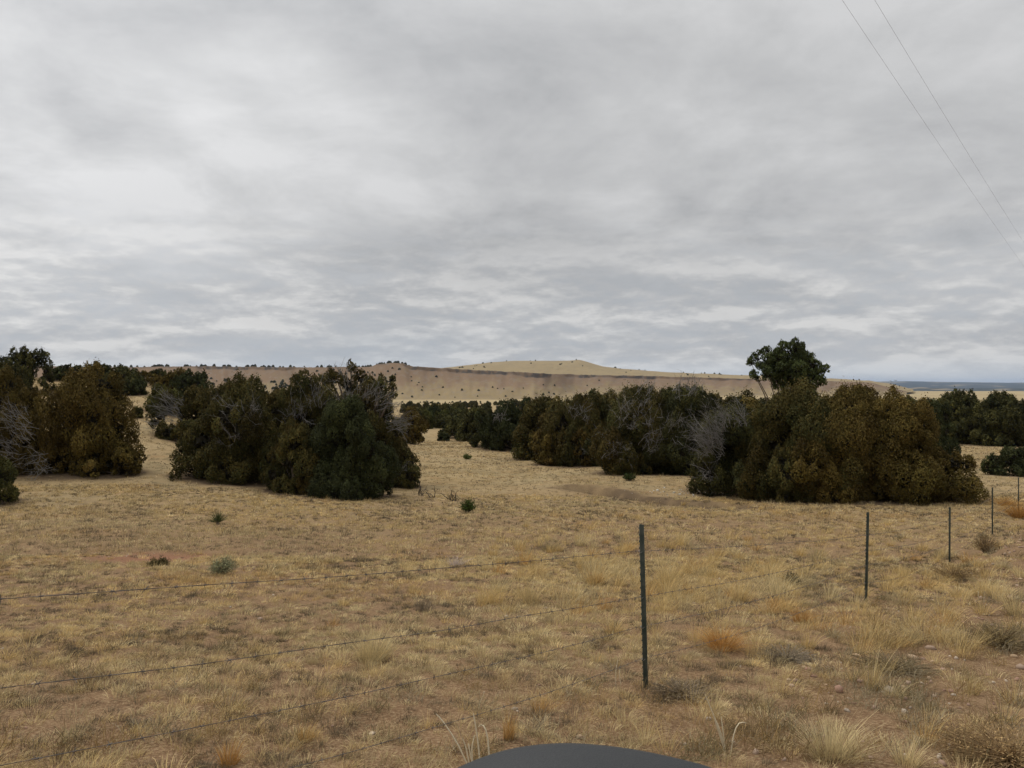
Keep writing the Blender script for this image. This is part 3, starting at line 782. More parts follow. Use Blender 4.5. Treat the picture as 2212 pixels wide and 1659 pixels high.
# ------------------------------------------------------------------ fence
FY = [.86, 6.28, 11.7, 17.1, 22.5, 27.9, 33.3]
HT = [1.05, .75, .52, .26]
def fence():
    root = empty('barbed_wire_fence', (1.064, 6.28, gz1(1.064, 6.28)))
    tag(root, 'four-strand barbed wire fence on green steel posts running down the slope', 'fence')
    O = np.array(root.location)
    lean = {1: (.036, 0), 2: (-.03, 0), 3: (-.008, 0)}
    tops = []
    fdir = norm(np.array([.8, 1., 0])); nrm = np.array([fdir[1], -fdir[0], 0])
    for k, y in enumerate(FY):
        x = .8 * y - 3.96 - (.018 if k == 1 else 0)
        zt = {0: -.25, 1: -1.146, 2: -1.95, 3: -2.74, 4: -3.02, 5: -3.39}.get(k)
        zg = gz1(x, y)
        top = zt + CZ if zt is not None else zg + 1.35
        lx, ly = lean.get(k, (0, 0))
        # T section: flange toward the wires, stem behind
        w, t, st = .017, .0035, .034
        sec = [(-w, 0), (w, 0), (w, t), (t * .6, t), (t * .6, st), (-t * .6, st), (-t * .6, t), (-w, t)]
        zs = [zg - .4, top]
        V = []
        for z in zs:
            f = (z - top) / (top - zg)
            for a, b in sec:
                p = np.array([x, y, z]) + fdir * a * 1.0 - nrm * b * -1.0 * 1 + np.array([-lx * f, -ly * f, 0])
                V.append(p - O)
        n = len(sec)
        Q = [(i, (i + 1) % n, n + (i + 1) % n, n + i) for i in range(n)]
        caps = []
        # top cap as quads
        Q += [(n + 0, n + 1, n + 2, n + 7), (n + 3, n + 4, n + 5, n + 6)]
        # studs along the flange face, towards the wires
        ns = int((top - zg) / .054)
        for i in range(ns):
            z = top - .03 - i * .054
            f = (z - top) / (top - zg)
            c = np.array([x, y, z]) - nrm * .0045 + np.array([-lx * f, -ly * f, 0]) - O
            b0 = len(V)
            for sx in (-1, 1):
                for sy in (-1, 1):
                    for sz in (-1, 1):
                        V.append(c + fdir * sx * .011 + nrm * sy * .005 + np.array([0, 0, sz * .007]))
            for f4 in ((0, 1, 3, 2), (4, 6, 7, 5), (0, 4, 5, 1), (2, 3, 7, 6), (0, 2, 6, 4), (1, 5, 7, 3)):
                Q.append(tuple(b0 + q for q in f4))
        me = mesh_np('fence_post', np.array(V), np.array(Q), M_POST)
        po = obj('fence_post', me, root)
        hh = {1: [1.13, .76, .515, .254], 2: [1.0, .76, .54, .28], 0: [1.19, .94, .69, .49]}.get(k, HT)
        wp = []
        for h in hh:
            z = top - 1.35 + h
            f = (z - top) / (top - zg)
            wp.append(np.array([x - lx * f, y - ly * f, z]) - nrm * .012 - O)
            if k in (1, 2):
                a = np.linspace(0, 2 * np.pi, 9)
                ring = np.array([wp[-1] + nrm * .012 + fdir * math.cos(q) * .024 + nrm * math.sin(q) * .014 + np.array([0, 0, .01 * math.sin(2 * q)]) for q in a])
                V2, Q2 = tubes(ring[None], np.full((1, 9), .0022), 5)
                obj('wire_clip', mesh_np('wire_clip', V2, Q2, M_CLIP), po)
        tops.append(wp)
    rs = np.random.default_rng(5)
    for s in range(4):
        pts, cl = [], []
        for k in range(len(FY) - 1):
            a, b = tops[k][s], tops[k + 1][s]
            t = np.linspace(0, 1, 60, endpoint=False)[:, None]
            p = a * (1 - t) + b * t
            sag = (.03 + .025 * s * rs.uniform(.5, 1.5)) * 4 * t[:, 0] * (1 - t[:, 0])
            p[:, 2] -= sag
            p[:, 2] += (vn(t[:, 0] * 9 + 13 * k, t[:, 0] * 0 + s, 91) - .5) * .012
            pts.append(p)
        pts.append(tops[-1][s][None])
        p = np.concatenate(pts)
        out = []
        ph = np.linspace(0, len(p) * 1.4, len(p))
        for o in (0, math.pi):
            q = p.copy(); q[:, 2] += .0012 * np.cos(ph + o); q[:, 0] += .0012 * np.sin(ph + o)
            out.append(tubes(q[None], np.full((1, len(p)), .0011), 5))
        # barbs every 13 cm
        seg = np.r_[0, np.cumsum(np.linalg.norm(np.diff(p, axis=0), axis=1))]
        sp = np.arange(.05, seg[-1], .13)
        bp = np.stack([np.interp(sp, seg, p[:, i]) for i in range(3)], 1)
        nb = len(bp)
        for j in range(2):
            d = norm(np.stack([rs.normal(0, .5, nb), rs.normal(0, .5, nb), rs.normal(0, 1, nb)], 1)) * .017
            out.append(tubes(np.stack([bp - d, bp + d], 1), np.full((nb, 2), .0013), 3))
        wrap = np.stack([bp - norm(np.array([[.8, 1, -.1]])) * .007, bp + norm(np.array([[.8, 1, -.1]])) * .007], 1)
        out.append(tubes(wrap, np.full((nb, 2), .0034), 5))
        V, Q = joinVQ(out)
        obj('barbed_wire', mesh_np('barbed_wire', V, Q, M_WIRE, smooth=True), root)
fence()

# ------------------------------------------------------------------ overhead lines
def power_line(pts, label):
    p = np.array(pts, float)
    yy = np.linspace(p[0, 1], p[-1, 1], 120)
    cz = np.polyfit(p[:, 1], p[:, 2], 3)
    q = np.stack([.8 * yy + (p[0, 0] - .8 * p[0, 1]), yy, np.polyval(cz, yy) + CZ], 1)
    V, Q = tubes(q[None], np.full((1, len(yy)), .0023), 6)
    tag(obj('power_line', mesh_np('power_line', V, Q, M_LINE, smooth=True)), label, 'power line', 'power lines overhead')
def pl(a, pts): return [(.8 * y + a, y, z) for y, z in pts]
power_line(pl(-5.18, [(-14, 8.9), (0, 7.75), (14, 6.99), (22, 6.6), (38.7, 5.93), (70, 5.3), (110, 5.9)]), 'thin overhead power line, the one nearer the pinyon')
power_line(pl(-4.606, [(-14, 8.8), (0, 7.7), (14, 6.99), (22.1, 6.66), (34.4, 6.40), (70, 5.9), (110, 6.3)]), 'thin overhead power line, the one nearer the upper frame corner')

# ------------------------------------------------------------------ grass
STRAW = np.array([.57, .415, .182]); PALE = np.array([.66, .53, .285]); GREYG = np.array([.42, .335, .185]); ORNG = np.array([.46, .25, .075]); RUST = np.array([.30, .175, .08])
def blades(rs, base, L, lean, out, K, w, flop=.5):
    """base (n,3), L lengths, lean (n,2) horizontal direction*amount, returns ribbons"""
    n = len(base)
    t = np.linspace(0, 1, K)[None, :]
    hx = lean[:, :1] * (t ** 1.4) + rs.normal(0, .06, (n, 1)) * t
    hy = lean[:, 1:] * (t ** 1.4) + rs.normal(0, .06, (n, 1)) * t
    up = t - flop * (t ** 2.2) * np.clip(np.hypot(lean[:, :1], lean[:, 1:]), 0, 1.3) * .7
    P = np.stack([hx, hy, up], -1) * L[:, None, None] + base[:, None]
    side = norm(np.stack([-lean[:, 1] + rs.normal(0, .4, n), lean[:, 0] + rs.normal(0, .4, n), rs.normal(0, .3, n)], 1))
    Wd = w[:, None] * np.linspace(1, .3, K)[None]
    return ribbons(P, Wd, side)

def dens(x, y):
    s = (x - (.8 * y - 3.96)) / 1.28
    v = fbm(x * .9, y * .9, 71, 3) * .75 + fbm(x * .22, y * .22, 72, 2) * .35
    d = sstep(.20, .50, v)
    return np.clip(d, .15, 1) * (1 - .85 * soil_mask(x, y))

def grass():
    rs = np.random.default_rng(42)
    VQ, CC = [], []
    for y0, y1, den, nb, K in ((2.3, 9, 84, 60, 4), (9, 18, 70, 38, 3), (18, 35, 34, 19, 3), (35, 90, 9, 11, 2)):
        area = .72 * (y1 ** 2 - y0 ** 2) + 3 * (y1 - y0)
        N = int(area * den)
        u = rs.random(N)
        y = np.sqrt(y0 ** 2 + u * (y1 ** 2 - y0 ** 2)); x = (rs.random(N) * 2 - 1) * (.72 * y + 1.2)
        keep = rs.random(N) < dens(x, y)
        x, y = x[keep], y[keep]; N = len(x)
        z = gz(x, y)
        sc = np.clip(np.exp(rs.normal(-.05, .35, N)), .45, 2.0) * (.75 + .6 * fbm(x * .4, y * .4, 75, 2))
        tone = np.clip(fbm(x * .35, y * .35, 76, 3) * 1.6 - .25 + rs.normal(0, .25, N), 0, 1)[:, None]
        tcol = STRAW * tone + GREYG * (1 - tone)
        og = (sstep(.58, .74, fbm(x * .5, y * .5, 77, 3)) * rs.uniform(.1, .6, N))[:, None]
        tcol = tcol * (1 - og) + (ORNG * .6 + RUST * .4) * og
        pl_ = (rs.random(N) < .16)[:, None]
        tcol = np.where(pl_, PALE, tcol) * np.exp(rs.normal(0, .17, N))[:, None]
        old = (rs.random(N) < .15 + .45 * sstep(.42, .68, fbm(x * 1.1, y * 1.1, 79, 3)))       # last year's weathered grass
        tcol = np.where(old[:, None], np.array([.13, .102, .064]) * np.exp(rs.normal(0, .25, N))[:, None], tcol)
        sc = np.where(old, sc * .8, sc)
        if y0 >= 18: tcol = tcol * np.array([.92, .92, .94])
        if y0 >= 35: tcol = tcol * np.array([.88, .88, .9])
        wa = (fbm(x * .25, y * .25, 78, 2) - .5) * 3.2 + rs.normal(0, .5, N)       # lie of the grass
        wm = rs.uniform(.05, .42, N)
        ti = np.repeat(np.arange(N), nb); n = len(ti)
        big = 1 if y1 < 30 else 1.35
        a = rs.random(n) * 6.283; q = np.sqrt(rs.random(n)); rr = q * .066 * sc[ti] * big
        b = np.stack([x[ti] + rr * np.cos(a), y[ti] + rr * np.sin(a), z[ti] - .008], 1)
        out = q * rs.uniform(.45, 1.25, n)
        lean = np.stack([np.cos(a) * out + np.cos(wa[ti]) * wm[ti], np.sin(a) * out + np.sin(wa[ti]) * wm[ti]], 1)
        L = rs.uniform(.036, .092, n) * sc[ti] * big * (1.15 - .35 * q)
        w = np.maximum(.0026, y[ti] * .00040) * rs.uniform(.7, 1.4, n)
        V, Q = blades(rs, b, L, lean, out, K, w, .95)
        c = tcol[ti] * np.exp(rs.normal(0, .2, n))[:, None]
        VQ.append((V, Q)); CC.append(np.repeat(c, K * 2, axis=0))
    V, Q = joinVQ(VQ)
    tag(obj('grass', mesh_np('grass', V, Q, M_GRASS, np.concatenate(CC))), 'short curled dry grama grass covering the slope', 'grass', kind='stuff')

def bunch(rs, n, R, L0, L1, w, col, spread=.6, K=5, wind=.15, jit=.2, flop=.5):
    a = rs.random(n) * 6.283; q = np.sqrt(rs.random(n))
    rr = q * R
    b = np.stack([rr * np.cos(a), rr * np.sin(a), np.full(n, -.02)], 1)
    o = q * spread * rs.uniform(.4, 1.5, n)
    lean = np.stack([np.cos(a) * o + wind + rs.normal(0, .1, n), np.sin(a) * o + rs.normal(0, .1, n)], 1)
    L = rs.uniform(L0, L1, n)
    V, Q = blades(rs, b, L, lean, o, K, np.full(n, w) * rs.uniform(.6, 1.4, n), flop)
    c = np.array(col) * np.exp(rs.normal(0, jit, n))[:, None]
    return V, Q, np.repeat(c, K * 2, axis=0)

def tall_grass():
    rs = np.random.default_rng(43)
    VQ, CC = [], []
    spots = []
    for k in range(150):
        px = rs.uniform(1040, 1780); py = rs.uniform(1165, 1330); spots.append((px, py, 1.0))
    for k in range(46):
        px = rs.uniform(1380, 2100); py = rs.uniform(1240, 1440); spots.append((px, py, .75))
    for k in range(70):
        px = rs.uniform(1850, 2212); py = rs.uniform(1180, 1420); spots.append((px, py, .75))
    for k in range(56):
        px = rs.uniform(0, 1400); py = rs.uniform(1180, 1640); spots.append((px, py, .36))
    for k in range(60):
        px = rs.uniform(900, 2100); py = rs.uniform(1085, 1180); spots.append((px, py, .6))
    for k in range(14):
        px = rs.uniform(1380, 2212); py = rs.uniform(1450, 1655); spots.append((px, py, .5))
    for px, py, f in spots:
        d = hit(px, py, 60)
        x = (px - CX) / F * d
        c = [STRAW, PALE * .9, STRAW * .95, GREYG, ORNG * .7 + STRAW * .3][rs.choice(5, p=[.38, .22, .2, .12, .08])]
        n = int(rs.uniform(70, 160) * (1 if d < 20 else .6))
        s = f * rs.uniform(.6, 1.15)
        V, Q, cc = bunch(rs, n, .10 * s + .03, .14 * s, .46 * s, max(.0026, d * .00036), c, .75, 4, .2)
        VQ.append((V + np.array([x, d, gz1(x, d)]), Q)); CC.append(cc)
    V, Q = joinVQ(VQ)
    tag(obj('tall_grass', mesh_np('tall_grass', V, Q, M_GRASS, np.concatenate(CC))), 'longer straw bunchgrass standing among the short grass along the fence', 'grass', kind='stuff')

def weeds():
    rs = np.random.default_rng(44)
    VQ, CC = [], []
    for k in range(330):
        if k < 170: px, py = rs.uniform(1450, 2230), rs.uniform(1370, 1655)
        elif k < 260: px, py = rs.uniform(1880, 2230), rs.uniform(1130, 1400)
        else: px, py = rs.uniform(0, 1500), rs.uniform(1350, 1650)
        if k < 170 and px < 1450 + (1655 - py) * 1.2: continue
        d = hit(px, py, 60); x = (px - CX) / F * d
        n = 55; K = 4
        L = rs.uniform(.08, .2)
        st = rs.normal(0, .05, (n, 3)) * np.array([1, 1, 0])
        dr = norm(rs.normal(0, .7, (n, 3)) + np.array([.25, 0, .9]))
        t = np.linspace(0, 1, K)[None, :, None]
        Pp = st[:, None] + dr[:, None] * t * (L * rs.uniform(.4, 1.2, (n, 1, 1))) + rs.normal(0, .008, (n, K, 3))
        V, Q = ribbons(Pp, np.full((n, K), max(.0028, d * .0004)), norm(rs.normal(size=(n, 3))))
        col = [np.array([.22, .155, .075]), np.array([.29, .195, .08]), np.array([.19, .155, .08]), np.array([.30, .25, .16])][rs.integers(0, 4)]
        VQ.append((V + np.array([x, d, gz1(x, d) - .01]), Q)); CC.append(np.repeat(col * np.exp(rs.normal(0, .2, n))[:, None], K * 2, axis=0))
    V, Q = joinVQ(VQ)
    tag(obj('weeds', mesh_np('weeds', V, Q, M_SHRUB, np.concatenate(CC))), 'low brown withered weeds spread over the stony verge', 'weeds', kind='stuff')

# unit icosphere for stones
def ico():
    p = (1 + 5 ** .5) / 2
    v = np.array([(-1, p, 0), (1, p, 0), (-1, -p, 0), (1, -p, 0), (0, -1, p), (0, 1, p), (0, -1, -p), (0, 1, -p), (p, 0, -1), (p, 0, 1), (-p, 0, -1), (-p, 0, 1)], float)
    f = np.array([(0, 11, 5), (0, 5, 1), (0, 1, 7), (0, 7, 10), (0, 10, 11), (1, 5, 9), (5, 11, 4), (11, 10, 2), (10, 7, 6), (7, 1, 8), (3, 9, 4), (3, 4, 2), (3, 2, 6), (3, 6, 8), (3, 8, 9), (4, 9, 5), (2, 4, 11), (6, 2, 10), (8, 6, 7), (9, 8, 1)])
    return norm(v), f
def gravel():
    rs = np.random.default_rng(45)
    v, f = ico()
    pts = []
    N = 16000
    y = np.sqrt(rs.uniform(2.3 ** 2, 20 ** 2, N)); x = (rs.random(N) * 2 - 1) * (.72 * y + .5)
    s = (x - (.8 * y - 3.96)) / 1.28
    pr = .05 + .6 * sstep(.4, 1.6, s) * (.35 + fbm(x * .8, y * .8, 81, 3)) + .6 * np.exp(-(((x + 8.1) / 1.4) ** 2 + ((y - 17.4) / .9) ** 2))
    k = rs.random(N) < pr
    x, y = x[k], y[k]; s_k = np.r_[s[k], np.full(130, 1.)]
    gx = rs.normal(8.6, 1.1, 130); gy = rs.normal(36.6, .9, 130)
    x = np.r_[x, gx]; y = np.r_[y, gy]
    n = len(x)
    size = np.exp(rs.normal(math.log(.0125), .6, n)); size = np.clip(size, .005, .05) * np.where(s_k > .2, 1, .6)
    size[-130:] *= 1.7
    sc = size[:, None] * rs.uniform(.6, 1.5, (n, 3)) * np.array([1, 1, .7])
    a = rs.random(n) * 6.28
    vv = v[None] * rs.uniform(.75, 1.2, (n, 12, 1)) * sc[:, None]
    ca, sa = np.cos(a)[:, None], np.sin(a)[:, None]
    V = np.stack([vv[..., 0] * ca - vv[..., 1] * sa, vv[..., 0] * sa + vv[..., 1] * ca, vv[..., 2]], -1)
    V = V + np.stack([x, y, gz(x, y) + sc[:, 2] * .3], 1)[:, None]
    T = (f[None] + (np.arange(n) * 12)[:, None, None]).reshape(-1, 3)
    pal = np.array([(.33, .22, .16), (.40, .29, .21), (.28, .17, .12), (.42, .34, .26), (.38, .27, .17)])
    c = pal[rs.integers(0, 5, n)] * np.exp(rs.normal(0, .15, n))[:, None]
    c[-130:] = np.array([.6, .56, .5]) * rs.uniform(.7, 1.1, 130)[:, None]
    tag(obj('gravel', mesh_np('gravel', V.reshape(-1, 3), None, M_STONE, np.repeat(c, 12, axis=0), T=T)), 'pinkish pebbles and chips of stone lying on the bare soil', 'gravel', kind='stuff')
grass(); tall_grass(); weeds(); gravel()

# ------------------------------------------------------------------ single plants one can point to
NT = [0]
def tuft(px, py, wpx, hpx, col, label, name='grass_tuft', cat='grass tuft', n=220, spread=.8, wind=.15, stalks=0, w=None, group=None, jit=.2, flop=.5, scol=PALE):
    NT[0] += 1
    rs = np.random.default_rng(900 + NT[0])
    d = hit(px, py, 90); x = (px - CX) / F * d
    H = hpx / F * d; W = wpx / F * d
    w = w or max(.0026, d * .00036)
    V, Q, c = bunch(rs, n, W * .22, H * .45, H * 1.05, w, col, spread * W / max(H, .01) * .55, 5, wind, jit, flop)
    lst = [(V, Q)]; cs = [c]
    if name == 'grass_tuft':      # shorter, darker blades at the base of the clump
        V, Q, c = bunch(rs, n // 3, W * .2, H * .15, H * .4, w * 1.2, (.12, .098, .06), .9, 4, wind * .5, .25, flop)
        lst.append((V, Q)); cs.append(c)
    if stalks:
        V, Q, c = bunch(rs, stalks, W * .1, H * .9, H * 1.5, w * 1.3, scol, .6, 6, wind, .15, flop * .7)
        lst.append((V, Q)); cs.append(c)
    V, Q = joinVQ(lst)
    o = obj(name, mesh_np(name, V, Q, M_GRASS, np.concatenate(cs)), None, (x, d, gz1(x, d)))
    tag(o, label, cat, group)
    return o
GT = 'distinct bunchgrass tufts'
tuft(805, 1428, 130, 82, PALE * .9, 'big straw tuft with long stray stems crossed by the second fence wire', n=620, stalks=26, group=GT)
tuft(1800, 1640, 200, 95, PALE * .85, 'broad pale bunchgrass, largest tuft on the stony verge', n=600, stalks=16, group=GT)
tuft(495, 1652, 75, 62, ORNG, 'orange-tinged tuft at the frame bottom below the lowest wires', n=240, stalks=6, group=GT)
tuft(660, 1600, 62, 50, ORNG * .5 + STRAW * .5, 'small golden tuft between the two lowest fence wires', n=200, group=GT)
tuft(1145, 1308, 85, 62, GREYG * .6 + STRAW * .4, 'grey-based tuft halfway between the big straw tuft and the nearest post', n=320, stalks=14, group=GT)
tuft(1960, 1652, 110, 75, PALE, 'pale upright tuft at the bottom edge next to the broad pale bunchgrass', n=220, group=GT)
tuft(1395, 1606, 62, 48, PALE * .9, 'silvery dry tuft on bare soil above the mirror', n=130, spread=1, group=GT)
tuft(1098, 1598, 48, 72, ORNG * .75 + STRAW * .25, 'slim orange tuft just above the mirror', n=160, stalks=8, group=GT, spread=.5)
tuft(1545, 1532, 60, 60, PALE * .85, 'thin pale tuft on the verge beside the nearest post base', n=90, group=GT)
tuft(1650, 1530, 50, 55, PALE * .8, 'wispy tuft between the nearest post and the broad pale bunchgrass', n=80, group=GT)
tuft(1885, 1490, 75, 85, STRAW * .85, 'arching straw tuft with long curved stems on the verge', n=130, stalks=18, group=GT)
tuft(1745, 1400, 60, 50, STRAW, 'straw tuft beside the two orange clumps', n=160, group=GT)
tuft(1990, 1385, 110, 60, PALE * .85, 'wind-leaned pale tuft upslope of the verge weeds', n=260, stalks=10, wind=-.4, group=GT)
tuft(2190, 1330, 70, 70, PALE * .9, 'pale tuft at the frame edge below the mound', n=180, stalks=6, wind=-.2, group=GT)
tuft(1600, 1300, 90, 60, STRAW, 'leafy straw tuft just uphill of the larger orange clump', n=300, stalks=10, group=GT)
tuft(1445, 1262, 95, 58, STRAW * .9, 'dense tuft right behind the nearest post', n=300, stalks=12, group=GT)
tuft(1285, 1262, 90, 50, STRAW, 'wide tuft behind the top wire before the nearest post', n=280, stalks=10, group=GT)
tuft(1185, 1190, 70, 36, GREYG * .8, 'domed grey tuft near the swale mouth above the top wire', n=240, group=GT)
tuft(1325, 1370, 75, 44, STRAW * .8 + ORNG * .2, 'golden tuft touching the third wire beside the nearest post', n=240, group=GT)
tuft(2100, 1500, 55, 60, STRAW * .8, 'solitary straw tuft among the verge stones', n=110, group=GT)
tuft(915, 1322, 72, 42, np.array([.2, .16, .11]), 'grey-brown withered clump between first and second wires', name='dry_shrub', cat='dry shrub', n=260)
tuft(985, 1222, 62, 28, np.array([.5, .42, .38]), 'pinkish white dry plant just above the top wire', name='dry_shrub', cat='dry shrub', n=150, spread=.8)
# clumps of russet tumbleweed
GO = 'orange dry clumps by the fence'
tuft(1560, 1400, 118, 56, ORNG, 'larger bright orange domed clump inside the fence', name='tumbleweed', cat='tumbleweed', n=900, spread=1.1, group=GO, jit=.25)
tuft(1732, 1345, 66, 40, ORNG * .9, 'smaller orange clump nearer the second post', name='tumbleweed', cat='tumbleweed', n=480, spread=1.1, group=GO, jit=.25)
tuft(1680, 1312, 80, 30, ORNG * .6 + STRAW * .35, 'faded orange clump uphill of the smaller orange one', name='tumbleweed', cat='tumbleweed', n=380, spread=1.2, group=GO, jit=.25)
tuft(2205, 1118, 90, 42, ORNG * .85, 'orange tumbleweed piled against the fence on the mound', name='tumbleweed', cat='tumbleweed', n=700, spread=1.2, group=GO, jit=.25)
tuft(2172, 1092, 60, 24, ORNG * .7 + STRAW * .2, 'low orange clump beside the fourth post', name='tumbleweed', cat='tumbleweed', n=420, spread=1.2, group=GO, jit=.25)

def shrub(px, py, wpx, hpx, label, col, leaf, name='shrub', cat='shrub', n=90, yucca=False):
    NT[0] += 1
    rs = np.random.default_rng(1500 + NT[0])
    d = hit(px, py, 120); x = (px - CX) / F * d
    W = wpx / F * d; H = hpx / F * d
    root = empty(name, (x, d, gz1(x, d)))
    tag(root, label, cat)
    if yucca:
        a = rs.random(n) * 6.28; el = rs.uniform(.15, 1.5, n)
        dr = np.stack([np.cos(a) * np.cos(el), np.sin(a) * np.cos(el), np.sin(el)], 1)
        L = np.minimum(H / np.maximum(np.sin(el), .35), W * .55) * rs.uniform(.8, 1.1, n)
        P = dr[:, None] * np.linspace(.05, 1, 3)[None, :, None] * L[:, None, None] + np.array([0, 0, H * .08])
        side = norm(np.cross(dr, rs.normal(size=(n, 3))))
        V, Q = ribbons(P, np.array([[.8, 1, .1]]) * max(.014, d * .0006), side)
        c = np.array(leaf) * np.exp(rs.normal(0, .3, n))[:, None]
        obj('leaves', mesh_np('leaves', V, Q, M_SHRUB, np.repeat(c, 6, axis=0)), root)
        V, Q = tubes(np.array([[[0, 0, -.1], [0, 0, H * .25]]]), np.array([[.06, .05]]), 8)
        obj('stem', mesh_np('stem', V, Q, M_BARK), root)
        return
    a = rs.random(n) * 6.28; r = np.sqrt(rs.random(n))
    end = np.stack([np.cos(a) * r * W * .5, np.sin(a) * r * W * .5, H * (1 - .55 * r ** 2) * rs.uniform(.6, 1.05, n)], 1)
    t = np.linspace(0, 1, 4)[None, :, None]
    P = end[:, None] * np.concatenate([t ** .9, t ** .9, t ** .8], -1) + rs.normal(0, .02 * H, (n, 4, 3)); P[:, 0, 2] = -.03
    V, Q = tubes(P, np.full((n, 4), max(.004, d * .0002)) * np.linspace(1, .5, 4)[None], 3)
    obj('stems', mesh_np('stems', V, Q, M_SHRUB, np.repeat(np.array(col)[None], len(V), 0)), root)
    m = n * (7 if name == 'dry_shrub' else 14)
    i = rs.integers(0, n, m); f = rs.uniform(.45, 1.02, m)[:, None]
    p = end[i] * f + rs.normal(0, .05 * W, (m, 3)); p[:, 2] = np.abs(p[:, 2])
    u = norm(end[i] + rs.normal(0, .5 * W, (m, 3))); L = max(.02 if name == 'dry_shrub' else .03, d * .0022) * rs.uniform(.6, 1.3, m)
    v = norm(np.cross(u, rs.normal(size=(m, 3)))) * (L * (.13 if name == 'dry_shrub' else .22))[:, None]
    V = np.stack([p - u * L[:, None] * .5, p - v, p + u * L[:, None] * .5, p + v], 1).reshape(-1, 3)
    c = np.array(leaf) * np.exp(rs.normal(0, .3, m))[:, None]
    obj('leaves', mesh_np('leaves', V, np.arange(m * 4).reshape(-1, 4), M_SHRUB, np.repeat(c, 4, axis=0)), root)
shrub(470, 1132, 48, 30, 'spiky green yucca alone in the short grass before the middle grove', None, (.07, .085, .03), name='yucca', cat='yucca', n=120, yucca=True)
shrub(1010, 1108, 42, 32, 'leafy green bush in the open grass below the swale', (.08, .06, .04), (.05, .075, .015))
shrub(1360, 1038, 30, 18, 'low green shrub at the foot of the swale row', (.08, .06, .04), (.05, .065, .018), n=50)
shrub(1008, 992, 22, 12, 'small pale green shrub out in the swale', (.08, .06, .04), (.1, .115, .035), n=40)
shrub(1708, 1266, 44, 30, 'dark twiggy shrub inside the fence before the second post', (.07, .06, .045), (.06, .055, .03), n=90)
shrub(342, 1222, 52, 18, 'flat olive shrub in the middle of the bare red patch', (.1, .075, .04), (.10, .08, .032), n=70)
shrub(482, 1240, 66, 38, 'pale grey-green bush beside the bare red patch', (.2, .19, .13), (.27, .27, .15), n=120)
shrub(2130, 1195, 60, 50, 'brown dry bush between the third and fourth posts', (.2, .145, .09), (.28, .19, .085), n=150, cat='dry shrub', name='dry_shrub')
shrub(2165, 1395, 170, 46, 'wide dull olive weed on the bank at the frame edge', (.24, .18, .10), (.24, .185, .085), n=330, cat='dry shrub', name='dry_shrub')
shrub(2185, 1645, 330, 48, 'large rusty brown weed at the lower frame corner', (.34, .23, .12), (.40, .27, .125), n=420, cat='dry shrub', name='dry_shrub')
shrub(1470, 1500, 150, 26, 'low grey-brown weed at the base of the nearest post', (.26, .20, .135), (.28, .215, .125), n=180, cat='dry shrub', name='dry_shrub')
shrub(2060, 1250, 100, 32, 'golden brown weed at the base of the third post', (.26, .18, .09), (.32, .215, .09), n=160, cat='dry shrub', name='dry_shrub')
shrub(1700, 1425, 150, 24, 'spreading grey-brown weed below the smaller orange clump', (.26, .21, .15), (.26, .205, .125), n=190, cat='dry shrub', name='dry_shrub')
shrub(1930, 1450, 190, 30, 'spreading brown weed above the arching straw tuft', (.22, .17, .10), (.245, .185, .095), n=240, cat='dry shrub', name='dry_shrub')

def stalks(px, py, pts, label, r=.005):
    """bleached broken grass stalks drawn as paths in metres"""
    d = hit(px, py, 60); x = (px - CX) / F * d
    lst = []
    for p in pts:
        p = np.array(p, float); t = np.linspace(0, 1, 7); tt = np.linspace(0, 1, len(p))
        q = np.stack([np.interp(t, tt, p[:, i]) for i in range(3)], 1)
        q[1:-1] = (q[:-2] + q[1:-1] * 2 + q[2:]) / 4
        lst.append(tubes(q[None], r * np.linspace(1, .55, 7)[None], 5))
    V, Q = joinVQ(lst)
    o = obj('dry_stalk', mesh_np('dry_stalk', V, Q, M_TWIG, np.repeat(np.array([[.62, .53, .37]]), len(V), 0), smooth=True), None, (x, d, gz1(x, d)))
    tag(o, label, 'dry stalk')
stalks(1018, 1656, [[(0, 0, -.05), (-.07, 0, .12), (-.17, .02, .26), (-.21, .02, .30)], [(0, 0, -.05), (-.03, .01, .1), (-.05, 0, .16)], [(.01, 0, -.05), (0, .02, .1), (.02, .03, .17)], [(.06, 0, -.05), (.03, .02, .2), (.01, .03, .3)],
                   [(.11, 0, -.05), (.10, .02, .16), (.07, .03, .24), (.04, .03, .22)], [(.02, 0, -.05), (-.01, .02, .08), (-.02, .03, .12)]], 'bleached broken stalks leaning beside the mirror', .0055)
stalks(1570, 1628, [[(0, 0, -.05), (-.05, 0, .16), (-.13, .02, .36)], [(0, .01, -.05), (-.02, 0, .12), (-.03, .02, .22)], [(.01, 0, -.05), (-.04, 0, .1), (-.07, .02, .2)], [(.02, 0, -.05), (.04, 0, .12), (.08, .02, .19), (.13, .02, .18)], [(.0, 0, -.05), (-.03, 0, .12), (-.09, .02, .26)]], 'forked white stalks on the stony verge left of the broad pale bunchgrass', .0045)
stalks(1330, 1480, [[(0, 0, -.03), (.0, 0, .12), (.02, .02, .2)], [(.05, 0, -.03), (.03, 0, .08), (.04, .02, .15)]], 'two short pale stalks in the grass before the nearest post', .003)

def dead_limb(px, py, n, L, dirv, label):
    rs = np.random.default_rng(int(px))
    d = hit(px, py, 90); x = (px - CX) / F * d
    me = twig_mesh('dead_limb', rs, n, L, .022, .55, dirv, (.3, .2, .1), (.075, .06, .052), 3)
    tag(obj('dead_limb', me, None, (x, d, gz1(x, d))), label, 'dead limb')
dead_limb(906, 1070, 8, .55, (.1, 0, .9), 'dark broken limb stuck in the grass by the straggling sapling')
dead_limb(985, 1082, 9, .6, (-.6, 0, .6), 'fallen dark limb beside the leafy green bush')
dead_limb(940, 1076, 7, .5, (-.9, 0, .25), 'thin dead limb lying between the two darker ones')

